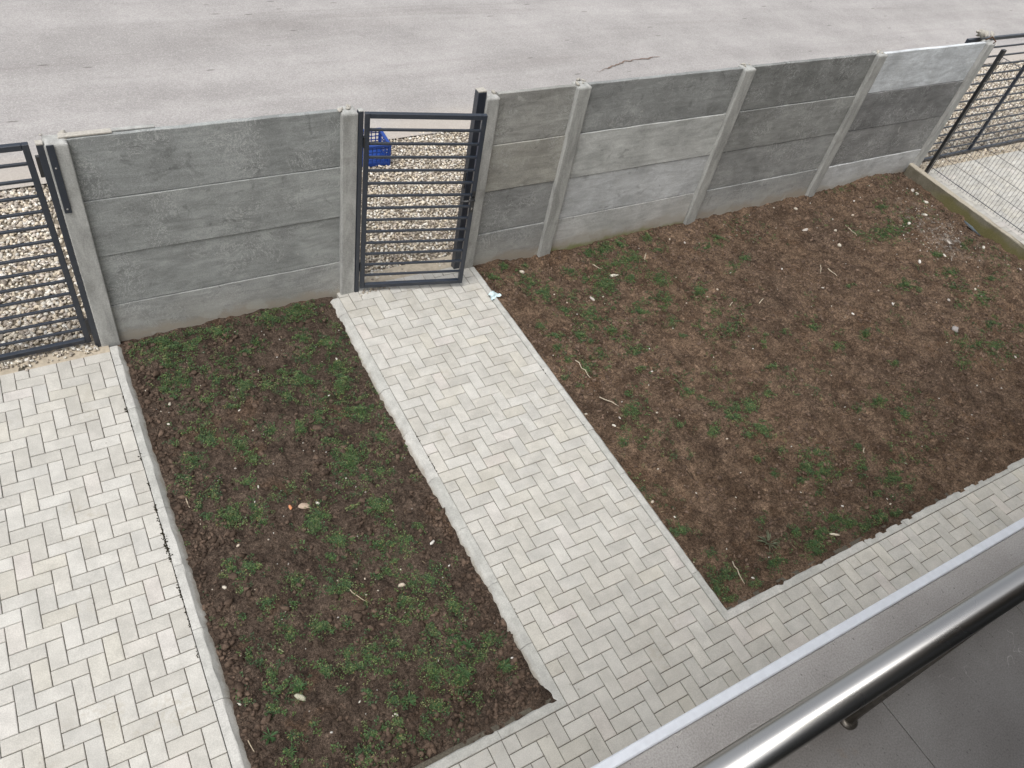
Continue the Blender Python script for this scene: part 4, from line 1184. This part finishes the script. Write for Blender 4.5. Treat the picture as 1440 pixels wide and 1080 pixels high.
def lump_part(name, parent, x, y, z, size, mat, n=5):
    pp = np.array([(random.uniform(-1, 1) * size[0], random.uniform(-1, 1) * size[1], random.uniform(0, .4) * size[2]) for k in range(n)])
    v, f, k = lumps(pp, rng.uniform(.35, .9, n) * min(size), (.35, .6), 2, .16)
    return obj(name, mesh_np(name, v, f, True), parent, (x - parent.location.x, y, z), None, mat)


for x in (2.335, 4.405, 6.485):
    lump_part('mortar_dab', fr, x - .01, .12, 1.872, (.055, .045, .03), M['mortar'], 5)
lump_part('mortar_dab', fl, .085, .12, 1.866, (.06, .045, .025), M['mortar'], 5)
lump_part('mortar_dab', fr, 1.36, .12, 1.868, (.07, .03, .025), M['mortar'], 5)
lump_part('mortar_dab', fl, -1.96, .12, 1.868, (.07, .04, .03), M['mortar'], 6)
lump_part('mortar_dab', fr, 8.55, .17, 1.90, (.13, .07, .09), M['mortar'], 10)
me = tube_mesh('tie_wire', [(0, 0, 0), (.06, -.03, .05), (.12, .0, .03), (.16, -.05, -.01), (.10, -.06, -.02)], .008, 6)
obj('tie_wire', me, fr, (8.50 - 5.0, .10, 1.89), None, M['rustm'])
# slab offcuts lying along the top of the short wall
bar('coping_offcut', fl, -1.93 + .93, -1.60 + .93, .085, .135, 1.872, 1.884, M['mortar'], .002)
bar('coping_offcut', fl, -1.62 + .93, -1.32 + .93, .105, .140, 1.869, 1.880, M['post'], .002)

# ------------------------------------------------------------------ gates
def gate(name, label, loc, rz, W, z0, z1, sign=1, mid=None, nb=13, fw=.042, bw=.020):
    t = thing(name, label, 'gate', loc, (0, 0, rz))
    X = (lambda a, b: (a, b)) if sign > 0 else (lambda a, b: (-b, -a))
    xs = [(0, fw), (W - fw, W)] + ([(mid - fw / 2, mid + fw / 2)] if mid else [])
    for a, b in xs[:2]:
        p, q = X(a, b)
        bar('stile', t, p, q, -.02, .02, z0, z1, M['anth'], .003)
    p, q = X(fw, W - fw)
    bar('top_rail', t, p + .0005, q - .0005, -.0195, .0195, z1 - fw, z1, M['anth'], .003)
    bar('bottom_rail', t, p + .0005, q - .0005, -.0195, .0195, z0, z0 + fw, M['anth'], .003)
    if mid:
        p2, q2 = X(mid - fw / 2, mid + fw / 2)
        bar('stile', t, p2, q2, -.021, .0215, z0 + fw, z1 - fw, M['anth'], .003)
    me = box_mesh('bar', q - p, bw, bw, .002)
    me.materials.append(M['anth'])
    pitch = (z1 - z0 - fw) / (nb + 1)
    for k in range(nb):
        obj('bar', me, t, ((p + q) / 2, 0, z0 + fw / 2 + pitch * (k + 1)))
    return t


pg = gate('garden_gate', 'narrow dark grey slatted metal gate standing ajar at the garden path', (.215, .032, 0), rad(-13.4), 1.008, .05, 1.855)
bar('lock_plate', pg, .972, 1.002, -.026, -.020, .90, 1.13, M['black'], .002)
h = obj('handle', tube_mesh('handle', [(0, 0, 0), (0, -.045, 0), (-.02, -.05, 0), (-.13, -.05, -.004)], .009, 8), pg, (.987, -.026, 1.06), None, M['black'])
bar('handle_rose', h, -.014, .014, -.006, .0, -.03, .03, M['black'], .002)
bar('keyhole', pg, .982, .992, -.029, -.0255, .93, .955, M['steel'], .001)
dg = gate('driveway_gate', 'wide dark grey slatted metal gate closing the driveway beside the short wall', (-2.112, .085, 0), 0, 3.0, .035, 1.865, -1)
ng = gate('sliding_gate', 'dark grey slatted metal gate at the neighbouring driveway behind the mesh fence', (8.32, .215, 0), 0, 4.2, .015, 1.86, 1, 1.80)


def gate_post(label, x0, x1, y0, y1, z1, m='anth', tilt=0.0):
    t = thing('gate_post', label, 'gate post', ((x0 + x1) / 2, (y0 + y1) / 2, 0), (0, tilt, 0))
    w, dd = (x1 - x0) / 2, (y1 - y0) / 2
    bar('tube', t, -w, w, -dd, dd, -.12, z1, M[m], .003)
    return t


p1 = gate_post('dark steel tube post between the driveway gate and the concrete post', -2.094, -2.051, .035, .085, 1.868, 'anth', .012)
for z in (.14, 1.62):
    bar('hinge', p1, -.045, -.020, -.012, .012, z, z + .16, M['black'], .002)
bar('cap', p1, -.022, .022, -.026, .026, 1.869, 1.880, M['mortar'], .002)
p2 = gate_post('dark steel hinge post of the garden gate beside the short wall', .166, .206, .025, .075, 1.866)
for z in (.25, 1.55):
    bar('hinge', p2, .020, .034, -.04, -.012, z, z + .10, M['black'], .002)
bar('cap', p2, -.02, .02, -.025, .025, 1.867, 1.876, M['post'], .002)
p3 = gate_post('dark steel latch post of the garden gate beside the long wall', 1.240, 1.320, .055, .125, 1.905)
bar('latch_plate', p3, -.046, -.0405, -.02, .02, .95, 1.12, M['black'], .001)
bar('cap', p3, -.039, .039, -.034, .034, 1.906, 1.918, M['mortar'], .002)
fb = thing('gate_stop_bar', 'flat dark steel bar bolted to the concrete post by the driveway', 'steel bar', (-2.0, .026, 1.33), (0, .012, 0))
bar('plate', fb, -.022, .024, -.006, .0, .0, .54, M['anth'], .002)
for z in (.03, .36):
    bar('bolt', fb, -.006, .006, -.010, -.0062, z, z + .012, M['steel'], .002)

# sandy concrete thresholds under the gates
for nm, x0, x1, y0, y1, zz in (('garden_threshold', .17, 1.31, .05, .27, -.004), ('driveway_threshold', -5.3, -2.0, -.05, .12, -.0065), ('neighbour_threshold', 8.66, 13.6, .03, .20, -.004)):
    V, F = sheet(x0, x1, y0, y1, 40, 6, lambda X, Y: zz + .006 * fbm(X, Y, 4, 3))
    structure(nm, mesh_np(nm, V, F, True), M['apron'])

# ------------------------------------------------------------------ neighbour's plinth and mesh fence
V, F = [], []
ny = 46
for i in range(ny + 1):
    y = .03 - 5.2 * i / ny
    e = [random.uniform(-.006, .006) for _ in range(3)]
    top = .190 - .025 * min(1, i / 18) + e[0] * .8
    V += [(8.355 + e[1], y, -.2), (8.355 + e[1], y, top - .012), (8.368 + e[1], y, top), (8.425 + e[2], y, top - .002), (8.432 + e[2], y, top - .02), (8.432, y, -.2)]
for i in range(ny):
    F += [(i * 6 + k, i * 6 + k + 1, (i + 1) * 6 + k + 1, (i + 1) * 6 + k) for k in range(5)]
F += [tuple(range(5, -1, -1)), tuple(ny * 6 + k for k in range(6))]
me = mesh_pd('plinth', V, F)
bm = bmesh.new(); bm.from_mesh(me); bmesh.ops.recalc_face_normals(bm, faces=bm.faces); bm.to_mesh(me); bm.free()
pl = thing('boundary_plinth', 'low mossy concrete plinth between the wide bed and the next driveway', 'plinth', (0, 0, 0))
obj('beam', me, pl, mat=M['plinth'])
V, F = sheet(8.425, 8.72, -5.2, .1, 18, 160, lambda X, Y: .085 + .035 * fbm(X, Y, 6, 5) - .33 * (X - 8.425))
obj('mortar_fillet', mesh_np('mortar_fillet', V, F, True), pl, mat=M['apron'])

mf = thing('mesh_fence', 'welded wire mesh fence with black posts on the low plinth', 'fence', (8.46, 0, .17))
for y in (-.20, -2.70):
    bar('post', mf, -.03, .03, y - .022, y + .022, -.16, 1.74, M['black'], .003)
vw = box_mesh('wire', .0034, .0034, 1.60); vw.materials.append(M['anth'])
for k in range(49):
    obj('wire', vw, mf, (0, -.25 - .05 * k, .86))
hw = box_mesh('cross_wire', .004, 2.46, .004); hw.materials.append(M['anth'])
for k in range(9):
    for sx in (-.004, .004) if k in (0, 8) else (.004,):
        obj('cross_wire', hw, mf, (sx, -1.45, .10 + .195 * k))
for k in range(6):
    bar('clip', mf, -.034, .034, -.226, -.222, .2 + .28 * k, .208 + .28 * k, M['steel'], 0)

# ------------------------------------------------------------------ blue crate on the gravel
CL, CW, CH = .56, .34, .27
cr = thing('plastic_crate', 'blue plastic lattice crate standing on the pebbles outside the gate', 'crate', (1.075, 2.19, .0), (0, 0, -.06))


def lattice(name, L, loc, rz):
    bm = bmesh.new()

    def b(x0, x1, z0, z1, t=.006):
        r = bmesh.ops.create_cube(bm, size=1.0)
        bmesh.ops.scale(bm, vec=(x1 - x0, t, z1 - z0), verts=r['verts'])
        bmesh.ops.translate(bm, vec=((x0 + x1) / 2, 0, (z0 + z1) / 2), verts=r['verts'])
    n = int(L / .05)
    for k in range(n + 1):
        x = -L / 2 + L * k / n
        b(x - .005, x + .005, .03, CH - .03)
    for k in range(5):
        z = .04 + k * .045
        b(-L / 2, L / 2, z - .005, z + .005, .008)
    b(-L / 2, L / 2, 0, .035, .010)
    me = bpy.data.meshes.new(name)
    bm.to_mesh(me); bm.free()
    return obj(name, me, cr, loc, (0, 0, rz), M['blue'])


lattice('long_side', CL, (0, -CW / 2, 0), 0); lattice('long_side', CL, (0, CW / 2, 0), 0)
lattice('short_side', CW, (-CL / 2, 0, 0), math.pi / 2); lattice('short_side', CW, (CL / 2, 0, 0), math.pi / 2)
bar('base', cr, -CL / 2 + .006, CL / 2 - .006, -CW / 2 + .006, CW / 2 - .006, .012, .020, M['blue'], .001)
for sx in (-1, 1):
    for sy in (-1, 1):
        bar('corner_post', cr, sx * CL / 2 - .016, sx * CL / 2 + .016, sy * CW / 2 - .016, sy * CW / 2 + .016, -.01, CH - .028, M['blue'], .005)
bar('rim', cr, -CL / 2 - .018, CL / 2 + .018, -CW / 2 - .018, -CW / 2 + .018, CH - .03, CH, M['blue'], .005)
bar('rim', cr, -CL / 2 - .018, CL / 2 + .018, CW / 2 - .018, CW / 2 + .018, CH - .03, CH, M['blue'], .005)
bar('rim', cr, -CL / 2 - .018, -CL / 2 + .018, -CW / 2 + .0185, CW / 2 - .0185, CH - .029, CH - .001, M['blue'], .005)
bar('rim', cr, CL / 2 - .018, CL / 2 + .018, -CW / 2 + .0185, CW / 2 - .0185, CH - .029, CH - .001, M['blue'], .005)

# ------------------------------------------------------------------ house with the balcony the picture is taken from
FZ = 3.20                                   # balcony floor
hs_ = thing('house', 'house with a tiled balcony edged in grey stone and white trim', 'house', (1.0, -6.0, 0))


def hbar(name, x0, x1, y0, y1, z0, z1, mat, bev=.003):
    return bar(name, hs_, x0 - 1.0, x1 - 1.0, y0 + 6.0, y1 + 6.0, z0, z1, mat, bev)


hbar('wall', -2.3, 9, -5.75, -5.45, -.2, 2.95, M['wall'])
hbar('floor_slab', -2.3, 9, -6.85, -5.075, 2.952, FZ - .012, M['wall'])
hbar('upper_wall', -2.3, 9, -7.1, -6.8505, 2.96, 6.2, M['brown'])
dw = hbar('added_dark_door', -2.4, .2, -6.8495, -6.80, FZ, FZ + 2.2, M['glass'])  # unseen, added to darken the handrail's reflection
hbar('unseen_shade_slab', -2.3, 9, -7.1, -5.50, 5.75, 5.9, M['shade'])  # unseen overhang, depth set to shade the balcony floor
for x in [-.52 - .605 * k for k in range(-14, 3)]:
    for (y0, y1) in ((-5.80, -5.2065), (-6.405, -5.803), (-6.85, -6.408)):
        hbar('floor_tile', x, x + .602, y0, y1, FZ - .011, FZ, M['tile'], .001)
for x in (-2.25, 1.10, 4.45):
    hbar('coping_stone', x, min(x + 3.347, 8.9), -5.2055, -5.066, FZ - .010, FZ + .10, M['lit_coping'], .003)
hbar('edge_trim', -2.28, 8.9, -5.0655, -5.041, FZ - .02, FZ + .103, M['trim'], .003)

rl = thing('balcony_railing', 'brushed stainless steel tube railing along the balcony edge', 'railing', (1.0, -5.2255, FZ))
RZ = 4.12 - FZ
obj('handrail', tube_mesh('handrail', [(-3.2, 0, RZ), (-1, 0, RZ), (3, 0, RZ), (7.8, 0, RZ)], .0207, 32), rl, mat=M['steel'])
for x in [-1.645 + 1.5 * k for k in range(-1, 7)]:
    o = obj('baluster', tube_mesh('baluster', [(0, 0, 0), (0, 0, RZ - .015)], .012, 12), rl, (x, .002, 0), None, M['dsteel'])
    obj('base_flange', tube_mesh('base_flange', [(0, 0, .0005), (0, 0, .006), (0, 0, .012), (0, 0, .0125)], [.024, .024, .017, .013], 16), o, mat=M['dsteel'])
